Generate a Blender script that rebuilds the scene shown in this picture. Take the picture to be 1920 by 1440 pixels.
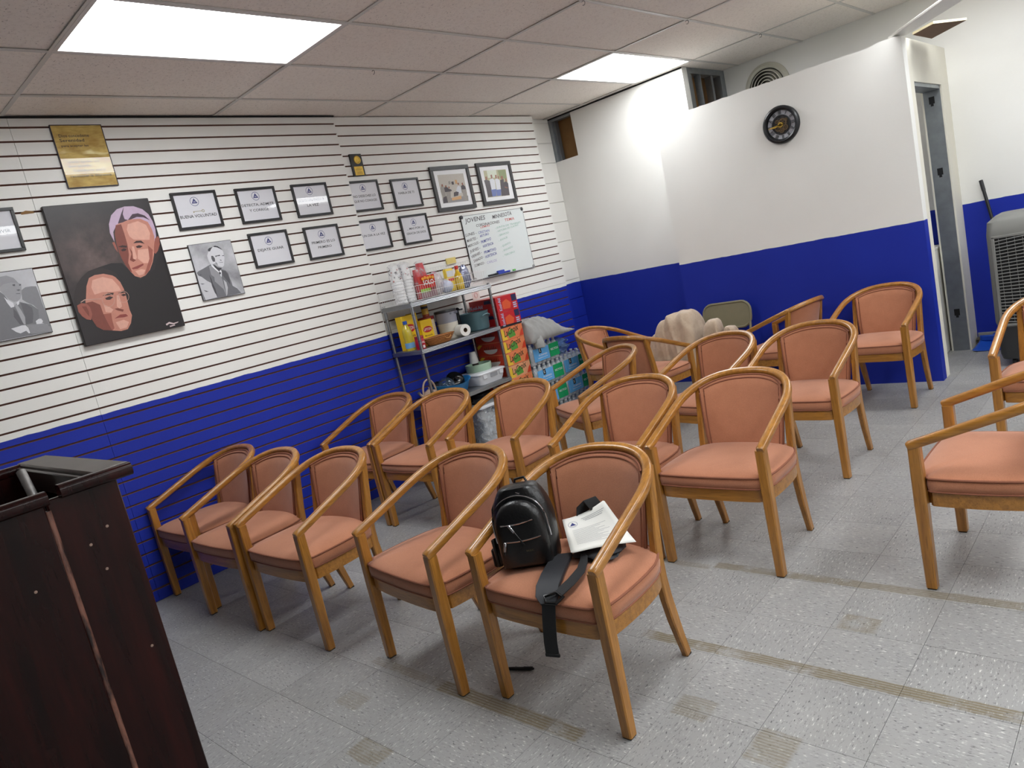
import bpy, bmesh, math, random
from mathutils import Matrix, Vector, noise as mnoise
random.seed(7)
for o in list(bpy.data.objects): bpy.data.objects.remove(o)
scene = bpy.context.scene
COL = scene.collection

# ---------------------------------------------------------------- camera, world, exposure
cam_d = bpy.data.cameras.new('camera'); cam = bpy.data.objects.new('camera', cam_d); COL.objects.link(cam)
cam_d.sensor_fit = 'HORIZONTAL'; cam_d.sensor_width = 36.0; cam_d.lens = 1354.33 / 1920 * 36.0
cam_d.clip_start = 0.05; cam_d.clip_end = 60
yaw, pitch, roll = 0.7749, -0.1600, -0.2199
Rc = Matrix.Rotation(yaw, 3, 'Z') @ Matrix.Rotation(pitch, 3, 'X') @ Matrix(((1, 0, 0), (0, 0, -1), (0, 1, 0))) @ Matrix.Rotation(roll, 3, 'Z')
cam.matrix_world = Matrix.Translation((4.6384, -1.3451, 1.5088)) @ Rc.to_4x4()
scene.camera = cam
world = bpy.data.worlds.new('world'); scene.world = world; world.use_nodes = True
world.node_tree.nodes['Background'].inputs[0].default_value = (.05, .05, .055, 1)
world.node_tree.nodes['Background'].inputs[1].default_value = 0.3
scene.view_settings.view_transform = 'Standard'; scene.view_settings.look = 'None'
scene.view_settings.exposure = 0.0; scene.view_settings.gamma = 1.0
scene.view_settings.use_curve_mapping = False
PANEL = 18.0            # radiance of the fluorescent ceiling panels
H = 2.8787              # ceiling height
PI = math.pi

# ---------------------------------------------------------------- materials
def lin(c):
    return tuple(((v / 255) / 12.92 if v / 255 <= .04045 else ((v / 255 + .055) / 1.055) ** 2.4) for v in c[:3]) + (1,)
MATS = {}
class NT:
    def __init__(s, name):
        s.m = bpy.data.materials.new(name); s.m.use_nodes = True; s.t = s.m.node_tree
        s.b = s.t.nodes['Principled BSDF']; s.out = s.t.nodes['Material Output']
    def n(s, typ, **kw):
        nd = s.t.nodes.new(typ)
        for k, v in kw.items(): setattr(nd, k, v)
        return nd
    def l(s, a, b): s.t.links.new(a, b)
    def math(s, op, a, b=None, c=None, clamp=False):
        nd = s.n('ShaderNodeMath', operation=op, use_clamp=clamp)
        for i, v in enumerate((a, b, c)):
            if v is None: continue
            if isinstance(v, (int, float)): nd.inputs[i].default_value = v
            else: s.l(v, nd.inputs[i])
        return nd.outputs[0]
    def mix(s, fac, a, b, typ='MIX'):
        nd = s.n('ShaderNodeMix', data_type='RGBA', blend_type=typ)
        for i, v in ((0, fac), (6, a), (7, b)):
            if isinstance(v, (int, float)): nd.inputs[i].default_value = v
            elif isinstance(v, tuple): nd.inputs[i].default_value = v
            else: s.l(v, nd.inputs[i])
        return nd.outputs[2]
    def noise(s, vec, scale, detail=2, rough=.5, col=False):
        nd = s.n('ShaderNodeTexNoise'); nd.inputs['Scale'].default_value = scale
        nd.inputs['Detail'].default_value = detail; nd.inputs['Roughness'].default_value = rough
        if vec is not None: s.l(vec, nd.inputs['Vector'])
        return nd.outputs[1 if col else 0]
    def mapping(s, vec, scale=(1, 1, 1), loc=(0, 0, 0)):
        nd = s.n('ShaderNodeMapping'); nd.inputs['Scale'].default_value = scale; nd.inputs['Location'].default_value = loc
        s.l(vec, nd.inputs['Vector']); return nd.outputs[0]
    def ramp(s, fac, p0, p1):
        nd = s.n('ShaderNodeMapRange'); nd.inputs[1].default_value = p0; nd.inputs[2].default_value = p1
        s.l(fac, nd.inputs[0]); return nd.outputs[0]
    def bump(s, h, dist, strength=1.):
        nd = s.n('ShaderNodeBump'); nd.inputs['Distance'].default_value = dist; nd.inputs['Strength'].default_value = strength
        s.l(h, nd.inputs['Height']); s.l(nd.outputs[0], s.b.inputs['Normal'])
    def col(s, v):
        if isinstance(v, tuple): s.b.inputs['Base Color'].default_value = v
        else: s.l(v, s.b.inputs['Base Color'])
    @property
    def oc(s): return s.n('ShaderNodeTexCoord').outputs['Object']
    @property
    def pos(s): return s.n('ShaderNodeNewGeometry').outputs['Position']
def M(name, rgb=None, rough=.5, metal=0., var=0., vs=20., bump=0., bs=60., spec=None, trans=0., ior=None, alpha=1., coat=0., emit=0.):
    """plain procedural material with a little noise variation"""
    if name in MATS: return MATS[name]
    t = NT(name); b = t.b
    c = lin(rgb)
    b.inputs['Roughness'].default_value = rough; b.inputs['Metallic'].default_value = metal
    if spec is not None: b.inputs['Specular IOR Level'].default_value = spec
    if ior: b.inputs['IOR'].default_value = ior
    b.inputs['Transmission Weight'].default_value = trans; b.inputs['Alpha'].default_value = alpha
    b.inputs['Coat Weight'].default_value = coat
    if var:
        n = t.noise(t.oc, vs, 3)
        dark = tuple(v * (1 - var) for v in c[:3]) + (1,); light = tuple(min(1, v * (1 + var)) for v in c[:3]) + (1,)
        t.col(t.mix(n, dark, light))
    else: t.col(c)
    if bump: t.bump(t.noise(t.oc, bs, 3), bump)
    MATS[name] = t.m; return t.m

# ---------------------------------------------------------------- mesh builder
def basis(d, up=(0, 0, 1)):
    d = Vector(d).normalized(); u = Vector(up)
    if abs(d.dot(u)) > .98: u = Vector((0, 1, 0))
    x = d.cross(u).normalized(); y = x.cross(d).normalized()
    return x, y, d
class G:
    def __init__(s): s.v = []; s.f = []; s.mi = []; s.cur = 0
    def mat(s, i): s.cur = i; return s
    def add(s, vs, fs):
        k = len(s.v); s.v += [tuple(v) for v in vs]; s.f += [tuple(k + i for i in f) for f in fs]; s.mi += [s.cur] * len(fs); return s
    def box(s, x0, x1, y0, y1, z0, z1):
        return s.add([(x0, y0, z0), (x1, y0, z0), (x1, y1, z0), (x0, y1, z0), (x0, y0, z1), (x1, y0, z1), (x1, y1, z1), (x0, y1, z1)],
                     [(3, 2, 1, 0), (4, 5, 6, 7), (0, 1, 5, 4), (1, 2, 6, 5), (2, 3, 7, 6), (3, 0, 4, 7)])
    def cbox(s, c, sz, m=None):
        vs = []
        for z in (-1, 1):
            for x, y in ((-1, -1), (1, -1), (1, 1), (-1, 1)):
                p = Vector((x * sz[0] / 2, y * sz[1] / 2, z * sz[2] / 2))
                if m is not None: p = m @ p
                vs.append(p + Vector(c))
        return s.add(vs, [(3, 2, 1, 0), (4, 5, 6, 7), (0, 1, 5, 4), (1, 2, 6, 5), (2, 3, 7, 6), (3, 0, 4, 7)])
    def rings(s, rings, caps=True, closed=False):
        n = len(rings[0]); vs = [p for r in rings for p in r]; fs = []
        R = len(rings)
        for i in range(R if closed else R - 1):
            a = i * n; b = ((i + 1) % R) * n
            for j in range(n): fs.append((a + j, a + (j + 1) % n, b + (j + 1) % n, b + j))
        if caps and not closed: fs += [tuple(range(n - 1, -1, -1)), tuple((R - 1) * n + j for j in range(n))]
        return s.add(vs, fs)
    def sweep(s, path, sec, up=(0, 0, 1), scale=None, caps=True, closed=False):
        P = [Vector(p) for p in path]; rs = []; n = len(P)
        for i, p in enumerate(P):
            a = P[(i - 1) % n] if closed else P[max(0, i - 1)]
            b = P[(i + 1) % n] if closed else P[min(n - 1, i + 1)]
            x, y, _ = basis(b - a, up); k = scale[i] if scale else 1
            kx, ky = (k if isinstance(k, tuple) else (k, k))
            rs.append([p + x * (q[0] * kx) + y * (q[1] * ky) for q in sec])
        return s.rings(rs, caps, closed)
    def tube(s, path, r, seg=8, up=(0, 0, 1), closed=False, scale=None):
        sec = [(r * math.cos(2 * PI * i / seg), r * math.sin(2 * PI * i / seg)) for i in range(seg)]
        return s.sweep(path, sec, up, scale, True, closed)
    def lathe(s, prof, seg=20, c=(0, 0, 0), ax=None, caps=True):
        """prof: (r, h) along axis (default z)"""
        x, y, d = (Vector((1, 0, 0)), Vector((0, 1, 0)), Vector((0, 0, 1))) if ax is None else basis(ax)
        c = Vector(c); rs = []
        for r, h in prof:
            rs.append([c + d * h + (x * math.cos(2 * PI * i / seg) + y * math.sin(2 * PI * i / seg)) * r for i in range(seg)])
        return s.rings(rs, caps)
    def grid(s, fn, nu, nv, wrap_u=False):
        vs = [fn(i / nu, j / nv) for j in range(nv + 1) for i in range(nu + (0 if wrap_u else 1))]
        w = nu if wrap_u else nu + 1; fs = []
        for j in range(nv):
            for i in range(nu):
                a = j * w + i; b = j * w + (i + 1) % w
                fs.append((a, b, b + w, a + w))
        return s.add(vs, fs)
    def poly(s, pts): return s.add(pts, [tuple(range(len(pts)))])
    def prism(s, pts, d):
        n = len(pts); d = Vector(d); P = [Vector(p) for p in pts]
        return s.add(P + [p + d for p in P], [tuple(range(n - 1, -1, -1)), tuple(range(n, 2 * n))] + [(i, (i + 1) % n, n + (i + 1) % n, n + i) for i in range(n)])
    def mesh(s, name, mats, bevel=0., seg=1, smooth=40., fix=True):
        me = bpy.data.meshes.new(name); me.from_pydata(s.v, [], s.f)
        for m in (mats if isinstance(mats, (list, tuple)) else [mats]): me.materials.append(m)
        me.polygons.foreach_set('material_index', s.mi)
        bm = bmesh.new(); bm.from_mesh(me)
        if fix: bmesh.ops.recalc_face_normals(bm, faces=bm.faces)
        if bevel:
            es = [e for e in bm.edges if len(e.link_faces) == 2 and e.calc_face_angle(0) > .5]
            bmesh.ops.bevel(bm, geom=es, offset=bevel, segments=seg, affect='EDGES', profile=.5, clamp_overlap=True)
        bm.to_mesh(me); bm.free()
        if smooth:
            me.polygons.foreach_set('use_smooth', [True] * len(me.polygons)); me.set_sharp_from_angle(angle=math.radians(smooth))
        me.update(); return me
    def build(s, name, mats, parent=None, loc=(0, 0, 0), rot=(0, 0, 0), **kw):
        return obj(name, s.mesh(name, mats, **kw), parent, loc, rot)
def obj(name, me, parent=None, loc=(0, 0, 0), rot=(0, 0, 0)):
    o = bpy.data.objects.new(name, me); COL.objects.link(o)
    if parent: o.parent = parent
    o.location = loc; o.rotation_euler = rot; return o
def tag(o, label=None, cat=None, group=None, kind=None):
    if label: o['label'] = label
    if cat: o['category'] = cat
    if group: o['group'] = group
    if kind: o['kind'] = kind
    return o
def thing(name, label, cat, loc=(0, 0, 0), rz=0., group=None, rot=None):
    o = bpy.data.objects.new(name, None); COL.objects.link(o); o.location = loc; o.empty_display_size = .05
    o.rotation_euler = rot if rot else (0, 0, rz)
    return tag(o, label, cat, group)
def copy_tree(o, parent=None):
    c = o.copy(); COL.objects.link(c); c.parent = parent
    for ch in list(o.children): copy_tree(ch, c)
    return c
def rrect(w, h, r, n=3):
    pts = []
    for cx, cy, a0 in ((w / 2 - r, h / 2 - r, 0), (-w / 2 + r, h / 2 - r, 90), (-w / 2 + r, -h / 2 + r, 180), (w / 2 - r, -h / 2 + r, 270)):
        for i in range(n + 1):
            a = math.radians(a0 + 90 * i / n); pts.append((cx + r * math.cos(a), cy + r * math.sin(a)))
    return pts
def text_into(g, body, o, ex, ey, width, cap, mi=0, shear=0., bold=.012):
    """flat lettering: o = start of the baseline, ex/ey unit vectors, width and cap height in metres"""
    cu = bpy.data.curves.new('t', 'FONT'); cu.body = body; cu.size = 1; cu.resolution_u = 2; cu.shear = shear; cu.offset = bold
    ob = bpy.data.objects.new('t', cu); me = bpy.data.meshes.new_from_object(ob)
    xs = [v.co.x for v in me.vertices]
    if xs:
        x0, x1 = min(xs), max(xs); sx = width / (x1 - x0); sy = cap / .70
        o = Vector(o); ex = Vector(ex); ey = Vector(ey)
        g.mat(mi).add([o + ex * ((v.co.x - x0) * sx) + ey * (v.co.y * sy) for v in me.vertices], [tuple(p.vertices) for p in me.polygons])
    bpy.data.objects.remove(ob); bpy.data.curves.remove(cu); bpy.data.meshes.remove(me)
# ---------------------------------------------------------------- surface materials
def paint_mat():
    t = NT('painted_wall'); z = t.n('ShaderNodeSeparateXYZ'); t.l(t.pos, z.inputs[0])
    wob = t.noise(t.pos, 9, 3); zz = t.math('ADD', z.outputs[2], t.math('MULTIPLY', t.math('SUBTRACT', wob, .5), .012))
    f = t.ramp(zz, 1.1805, 1.1825)
    n = t.noise(t.pos, 2.2, 4)
    white = t.mix(n, lin((232, 231, 226)), lin((242, 241, 237)))
    blue = t.mix(n, lin((22, 40, 150)), lin((28, 50, 168)))
    t.col(t.mix(f, blue, white)); t.b.inputs['Roughness'].default_value = .55
    t.b.inputs['Specular IOR Level'].default_value = .3
    t.bump(t.noise(t.pos, 70, 3), .0012, .5); return t.m
PAINT = paint_mat()
PLAINW = M('plain_white_wall', (240, 239, 235), .6, var=.02, vs=3)
MDF = M('slat_groove_fibreboard', (150, 110, 92), .9, var=.2, vs=30)
MDF_BACK = M('groove_backing', (104, 72, 62), .95)
STEEL = M('galvanised_steel', (150, 156, 160), .42, .75, var=.25, vs=14)
OSB = M('brown_board', (140, 104, 62), .8, var=.25, vs=9, bump=.001)
CHIP = M('particle_board_underside', (104, 76, 54), .85, var=.2, vs=40)
CREAM = M('raw_cream_edge', (226, 212, 178), .8, var=.06, vs=30)
WHITE_TRIM = M('white_trim_paint', (232, 230, 224), .5, var=.03, vs=8)
DARKGAP = M('dark_gap', (24, 22, 22), .9)

def floor_mat():
    t = NT('vinyl_tile'); oc = t.oc; ran = t.n('ShaderNodeObjectInfo').outputs['Random']
    off = t.n('ShaderNodeVectorMath', operation='ADD'); t.l(oc, off.inputs[0])
    cx = t.n('ShaderNodeCombineXYZ'); t.l(t.math('MULTIPLY', ran, 37.), cx.inputs[0]); t.l(t.math('MULTIPLY', ran, 91.), cx.inputs[1]); t.l(cx.outputs[0], off.inputs[1])
    v = off.outputs[0]
    st = t.mapping(v, (42, 150, 1)); fine = t.noise(st, 1., 3, .6)
    st2 = t.mapping(v, (60, 120, 1), (5, 3, 0)); fine2 = t.noise(st2, 1., 2, .5)
    big = t.noise(v, 6., 3)
    base = t.mix(big, lin((142, 142, 142)), lin((160, 159, 157)))
    tone = t.math('ADD', .93, t.math('MULTIPLY', ran, .14))
    c = t.n('ShaderNodeVectorMath', operation='SCALE'); t.l(base, c.inputs[0]); t.l(tone, c.inputs['Scale'])
    c = t.mix(t.ramp(fine, .60, .70), c.outputs[0], lin((208, 207, 203)))
    c = t.mix(t.ramp(fine2, .62, .74), c, lin((80, 80, 83)))
    c = t.mix(t.ramp(fine, .40, .30), c, lin((104, 103, 104)))
    # old tape and glue residue: ribbed brownish bands where tape once lay
    p = t.pos; sp = t.n('ShaderNodeSeparateXYZ'); t.l(p, sp.inputs[0]); X, Y = sp.outputs[0], sp.outputs[1]
    rag = t.math('MULTIPLY', t.math('SUBTRACT', t.noise(p, 18, 3), .5), .02)
    acc = None
    for x0, x1, y0, y1, a in STAINS:
        k = t.math('MULTIPLY', t.math('MULTIPLY', t.ramp(t.math('ADD', X, rag), x0, x0 + .015), t.ramp(t.math('ADD', X, rag), x1, x1 - .015)),
                   t.math('MULTIPLY', t.ramp(t.math('ADD', Y, rag), y0, y0 + .006), t.ramp(t.math('ADD', Y, rag), y1, y1 - .006)))
        k = t.math('MULTIPLY', k, a); acc = k if acc is None else t.math('MAXIMUM', acc, k)
    rib = t.n('ShaderNodeTexWave', wave_type='BANDS', bands_direction='Y'); rib.inputs['Scale'].default_value = 26; rib.inputs['Distortion'].default_value = 1.2; rib.inputs['Detail'].default_value = 2
    t.l(p, rib.inputs['Vector'])
    patch = t.ramp(t.noise(p, 9, 4, .7), .28, .50)
    k = t.math('MULTIPLY', t.math('MULTIPLY', acc, patch), t.math('ADD', .45, t.math('MULTIPLY', rib.outputs[1], .55)))
    c = t.mix(k, c, lin((112, 101, 76)))
    dirt = t.ramp(t.noise(p, 1.7, 4, .6), .55, .85)
    c = t.mix(t.math('MULTIPLY', dirt, .25), c, lin((120, 116, 106)))
    t.col(c); t.b.inputs['Roughness'].default_value = .42
    t.l(t.ramp(t.noise(p, 5, 3), -.6, 1.9), t.b.inputs['Roughness'])
    t.b.inputs['Specular IOR Level'].default_value = .35
    t.bump(fine, .0004, .5); return t.m
FX0, FY0, FT = 3.0153 - .3048 * 30, .0992 - .3048 * 30, .3048
STAINS = [(3.0, 5.2, .715, .775, 1.), (2.45, 3.15, .105, .175, .95), (2.0, 2.5, .12, .17, .5), (3.0, 5.6, 1.325, 1.385, .85), (2.55, 3.0, 1.30, 1.35, .5),
          (2.42, 2.60, -.30, -.20, .7), (3.62, 3.76, .27, .42, .7), (3.33, 3.47, .36, .47, .55), (2.10, 2.25, -.13, -.04, .45), (3.64, 3.78, 1.02, 1.13, .7),
          (2.5, 2.72, .62, .70, .3)]
VINYL = floor_mat()

def ceil_mat():
    t = NT('ceiling_tile'); p = t.pos
    sp = t.noise(p, 85, 3, .75); hole = t.ramp(sp, .62, .68)
    big = t.noise(p, 1.3, 3)
    c = t.mix(big, lin((240, 230, 220)), lin((246, 240, 232)))
    c = t.mix(t.math('MULTIPLY', hole, .75), c, lin((120, 106, 96)))
    c = t.mix(t.math('MULTIPLY', t.ramp(t.noise(p, 45, 2), .5, .75), .18), c, lin((172, 158, 146)))
    t.col(c); t.b.inputs['Roughness'].default_value = .95; t.b.inputs['Specular IOR Level'].default_value = .1
    t.bump(sp, .002, .35); return t.m
CEIL = ceil_mat()
TBAR = M('t_bar_enamel', (206, 202, 196), .45, var=.05, vs=5)

# ---------------------------------------------------------------- floor: vinyl tiles, one object each
floor = tag(G().box(-.3, 8.2, -6.2, 6, -.05, -.004).build('floor', M('floor_joint_dark', (66, 64, 62), .9)), kind='structure')
tile_me = G().box(-FT / 2 + .0006, FT / 2 - .0006, -FT / 2 + .0006, FT / 2 - .0006, -.004, 0).mesh('tile', VINYL, smooth=0)
cells = []
camp = Vector((4.6384, -1.3451, 1.5088)); Ri = Rc.transposed()
for i in range(20, 47):
    for j in range(8, 50):
        x, y = FX0 + (i + .5) * FT, FY0 + (j + .5) * FT
        if x < -.15 or x > 8.1 or y > 5.8 or y < -6.1: continue
        q = Ri @ (Vector((x, y, 0)) - camp); vis = False
        if q.z < -.2:
            u, w = 1354.3 * q.x / -q.z, -1354.3 * q.y / -q.z
            vis = abs(u) < 1120 and abs(w) < 880
        cells.append((0 if vis else 1, (Vector((x, y, 0)) - camp).length, x, y, (i + j) % 2))
cells.sort()
rest = G()
for k, (nv, d, x, y, par) in enumerate(cells):
    if k < 300 and not nv: obj('tile', tile_me, floor, (x, y, 0), (0, 0, PI / 2 * par))
    else: rest.box(x - FT / 2 + .0006, x + FT / 2 - .0006, y - FT / 2 + .0006, y + FT / 2 - .0006, -.004, 0)
tag(rest.build('tile_field', VINYL, floor, smooth=0), kind='stuff')

# ---------------------------------------------------------------- left wall: slatwall, each slat its own piece
PITCH = .0762
wall_left = tag(G().box(-.26, -.1605, -6.2, 5.9, 0, 2.95).build('wall_left', PAINT, smooth=0), kind='structure')
SEAM0, SEAM1, SEAM2 = 0.0, 2.1364, 4.5064
cols = [(-2.44, SEAM0, 0., 0.), (SEAM0, SEAM1, 0., 0.), (SEAM1, SEAM2, -.02, -.009), (-4.9, -2.44, 0., 0.)]
for ci, (y0, y1, xf, dz) in enumerate(cols):
    G().box(-.159, xf - .012, y0, y1, 0, H).build('slat_backing', MDF_BACK, wall_left, smooth=0)
    Lh = y1 - y0 - .002; hh = PITCH - .0105
    def slat_mesh(h):
        g = G().mat(1); g.box(-.0115, 0, -Lh / 2, Lh / 2, 0, h); g.mi[3] = 0
        k = [i for i, f in enumerate(g.f) if all(abs(g.v[j][0]) < 1e-6 for j in f)][0]; g.mi = [1] * 6; g.mi[k] = 0
        for i, f in enumerate(g.f):          # panel ends are painted too
            if len({round(g.v[j][1], 4) for j in f}) == 1: g.mi[i] = 0
        return g.mesh('slat', [PAINT, MDF], smooth=0)
    full = slat_mesh(hh)
    for r in range(38):
        z0 = r * PITCH + .0105 / 2 + (dz if r >= 16 else 0.)
        if r == 0: z0 = .003
        top = z0 + hh
        if top > H - .002:
            obj('slat', slat_mesh(H - .004 - z0), wall_left, (xf, (y0 + y1) / 2, z0))
        else: obj('slat', full, wall_left, (xf, (y0 + y1) / 2, z0))
# painted concrete blocks past the end of the slats
for r in range(15):
    z0 = r * .2032; z1 = min(z0 + .2, H)
    if z1 > z0 + .02: G().box(-.1604, -.152, 4.508, 4.918, z0 + .002, z1).build('block', PAINT, wall_left, bevel=.003)
# a chipped corner of bare board by the upper seam
G().prism([(.0005, -.075, 2.352), (.0005, -.012, 2.355), (.0005, -.012, 2.366), (.0005, -.05, 2.372), (.0005, -.078, 2.362)], (.0006, 0, 0)).build('chipped_edge', OSB, wall_left, smooth=0)

# ---------------------------------------------------------------- back walls
YB, YP, YF = 4.92, 4.50, 5.75
wall_back = tag(G().box(-.16, 1.42, YB, YB + .09, 0, 2.44).box(.14, 1.42, YB, YB + .09, 2.44, H).build('wall_back', PAINT, smooth=0), kind='structure')
G().box(-.16, -.118, YB + .004, YB + .085, 2.44, H).build('steel_stud', STEEL, wall_back, smooth=0)
G().box(-.118, .14, YB + .004, YB + .085, H - .035, H).build('steel_track', STEEL, wall_back, smooth=0)
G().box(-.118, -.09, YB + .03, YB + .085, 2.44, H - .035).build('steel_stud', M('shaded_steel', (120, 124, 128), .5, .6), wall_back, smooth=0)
G().box(-.16, .6, YB + .11, YB + .13, 2.3, H).build('brown_board', OSB, wall_back, smooth=0)
G().box(-.16, 1.42, YB - .006, YB - .001, H - .012, H).build('ceiling_gap_strip', DARKGAP, wall_back, smooth=0)

wall_closet = tag(G().box(1.33, 1.42, YB + .09, YF, 0, 2.3).build('wall_closet', PAINT, smooth=0), kind='structure')
for y0, y1, x0, x1 in ((YB + .09, YB + .13, 1.33, 1.42), (YB + .135, YB + .16, 1.37, 1.415), (5.09, 5.125, 1.34, 1.40), (5.245, 5.26, 1.36, 1.419), (5.49, 5.53, 1.34, 1.405), (YF - .09, YF - .001, 1.33, 1.42)):
    G().box(x0, x1, y0, y1, 2.3, H - .05).build('steel_stud', STEEL, wall_closet, smooth=0)
G().box(1.33, 1.42, YB + .09, YF, H - .05, H).build('steel_track', STEEL, wall_closet, smooth=0)
G().box(1.27, 1.29, YB + .09, YF, 2.2, H).build('brown_board', OSB, wall_closet, smooth=0)

# free-standing partition with the clock, eight feet high, ragged left and top edges
g = G(); ptsT = []
n = 40
for i in range(n + 1):
    x = 1.305 + (3.262 - 1.305) * i / n; ptsT.append((x, 2.438 + (random.random() - .5) * .006 + (.012 if i > 36 else 0)))
left = [(1.305 - .012 * k / 8 + (random.random() - .5) * .008 - (.0), 2.43 - 1.25 * k / 8) for k in range(1, 9)]
out2 = [(3.262, 0.)] + [(3.262, 2.44)] + ptsT[::-1][1:] + left + [(1.285, 0.)]
g.prism([(x, YP, z) for x, z in out2], (0, .1, 0))
wall_partition = tag(g.build('wall_partition', PAINT, smooth=0), kind='structure')
G().box(1.30, 1.40, YP + .1, YB, 0, 2.43).build('return_panel', PAINT, wall_partition, smooth=0)
# right-hand return of the partition with its unfinished doorway
X0, X1 = 3.115, 3.262
wall_return = tag(G().box(X0, X1, YP + .1, 4.695, 0, 2.438).box(X0, X1, 4.695, 5.50, 2.146, 2.438).box(X1 - .013, X1, 5.50, 5.57, 0, 2.438)
                  .box(X0, X0 + .013, 5.50, 5.57, 0, 2.438).box(X0, X1, 5.57, YF, 0, 2.438).build('wall_return', [M('unpainted_drywall', (226, 222, 208), .8, var=.04, vs=10)], smooth=0), kind='structure')
G().box(X0 + .013, X1 - .013, 5.50, 5.53, 0, 2.146).build('steel_stud', STEEL, wall_return, smooth=0)
G().box(X0 + .0135, X1 - .0135, 4.70, 5.499, 2.12, 2.1455).build('steel_header', STEEL, wall_return, smooth=0)
BLACK = M('matte_black', (14, 14, 15), .7)
for z in (2.02, 1.46, .30):
    G().box(3.165, 3.205, 5.4985, 5.4995, z, z + .055).box(3.175, 3.195, 5.4985, 5.4995, z - .018, z).build('punched_hole', BLACK, wall_return, smooth=0)
# painted outer skin where the return meets the far wall
wall_far = tag(G().box(1.33, 8.2, YF, YF + .1, 0, 2.95).build('wall_far', PAINT, smooth=0), kind='structure')
trim_1 = tag(G().box(3.27, 5.5, YF - .012, YF - .001, 0, .09).build('trim_1', M('grey_vinyl_cove', (150, 150, 152), .6), smooth=0), kind='structure')
wall_right = tag(G().box(8.1, 8.2, -6.2, 5.85, 0, 2.95).build('wall_right', PLAINW, smooth=0), kind='structure')
wall_front = tag(G().box(-.26, 8.2, -6.2, -6.1, 0, 2.95).build('wall_front', M('unseen_dark_front', (34, 36, 42), .12), smooth=0), kind='structure')  # unseen wall, made dark to cut the fill light from the front

# ---------------------------------------------------------------- ceiling grid and tiles
ceiling = tag(G().box(-.2, 8.2, -6.2, 5.9, H + .03, H + .06).build('ceiling', M('ceiling_void', (70, 66, 62), .95), smooth=0), kind='structure')
CX0, CY0, CW, CL = .3515, -.0245, .6096, 1.2192
gx = [-.155] + [CX0 + CW * j for j in range(0, 13)] + [8.1]
gy = [-6.1] + [CY0 + CL * i for i in range(-4, 5)] + [YF]
LIGHTS = [(1, 0), (1, 3), (5, 0), (5, 3), (9, -1), (9, 0), (9, 1), (9, 2), (9, 3)]  # the far right row is unseen, added as even fill light
lit = {(j + 1, i + 5) for j, i in LIGHTS}
tm = {}
for a in range(len(gx) - 1):
    for b in range(len(gy) - 1):
        if (a, b) in lit: continue
        w, l = round(gx[a + 1] - gx[a], 4), round(gy[b + 1] - gy[b], 4)
        if (w, l) not in tm:
            tm[(w, l)] = G().box(-w / 2 + .003, w / 2 - .003, -l / 2 + .003, l / 2 - .003, 0, .014).mesh('ceiling_tile', CEIL, bevel=.002)
        sag = random.choice((0, 0, 0, .0015, .003))
        obj('ceiling_tile', tm[(w, l)], ceiling, ((gx[a] + gx[a + 1]) / 2, (gy[b] + gy[b + 1]) / 2, H + .003 + sag), (random.uniform(-.002, .002), random.uniform(-.003, .003), 0))
for x in gx[1:-1]: G().box(x - .012, x + .012, -6.1, YF, H - .001, H + .0025).box(x - .001, x + .001, -6.1, YF, H + .0025, H + .03).build('main_runner', TBAR, ceiling, smooth=0)
for y in gy[1:-1]: G().box(-.155, 8.1, y - .012, y + .012, H - .0013, H + .0022).build('cross_runner', TBAR, ceiling, smooth=0)
G().box(-.002, .012, -6.1, SEAM1, H - .010, H - .001).build('wall_gap_strip', DARKGAP, ceiling, smooth=0)
for x, y in ((CX0 + CW * 3, CY0 + CL * 2), (CX0 + CW * 3, CY0 + CL * 3), (CX0 + CW * 1, CY0 + CL * 1.5), (CX0 + 3 * CW, CY0 + 4 * CL), (CX0 + 4 * CW, CY0 + 3 * CL)):
    G().tube([(x + .012 * math.cos(a), y, H - .016 + .012 * math.sin(a)) for a in [k * .6 - 2.2 for k in range(9)]], .0016, 5, up=(0, 1, 0)).build('wire_hook', BLACK, ceiling)

# ---------------------------------------------------------------- fluorescent panels
def panel_mat(k=1., nm='lit_prismatic_diffuser'):
    t = NT(nm); oc = t.oc; s = t.n('ShaderNodeSeparateXYZ'); t.l(oc, s.inputs[0])
    w = t.math('COSINE', t.math('MULTIPLY', s.outputs[0], 2 * PI / .145))
    ends = t.ramp(t.math('ABSOLUTE', s.outputs[1]), .58, .45)
    e = t.math('MULTIPLY', t.math('ADD', .93, t.math('MULTIPLY', w, .09)), t.math('ADD', .78, t.math('MULTIPLY', ends, .22)))
    spk = t.ramp(t.noise(t.mapping(oc, (1, 1, 1)), 160, 2), .70, .78)
    e = t.math('MULTIPLY', e, t.math('SUBTRACT', 1., t.math('MULTIPLY', spk, .25)))
    t.b.inputs['Base Color'].default_value = (.8, .8, .8, 1); t.b.inputs['Emission Color'].default_value = (.955, .985, 1., 1)
    t.l(t.math('MULTIPLY', e, PANEL * k), t.b.inputs['Emission Strength']); return t.m
DIFF = panel_mat(); DIFF_DIM = panel_mat(.76, 'lit_dimmed_diffuser'); FRAME_W = M('fixture_frame_enamel', (214, 210, 206), .4)  # weaker diffuser copy, dimmed to soften the hot spot on the back wall
fr_me = None
names = {(1, 0): 'long lit fluorescent ceiling panel at upper left, above the framed prayer', (1, 3): 'lit fluorescent ceiling panel beside the back wall near the steel studs',
         (5, 0): 'fluorescent ceiling panel above the front chairs, over the aisle', (5, 3): 'fluorescent ceiling panel over the aisle near the clock partition',
         (9, -1): 'added unseen fill panel nearest the front wall in the far right row', (9, 0): 'second added unseen fill panel from the front wall in the far right row', (9, 1): 'middle added unseen fill panel of the far right row',
         (9, 2): 'second added unseen fill panel from the far wall in the far right row', (9, 3): 'added unseen fill panel nearest the far wall in the far right row'}
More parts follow.
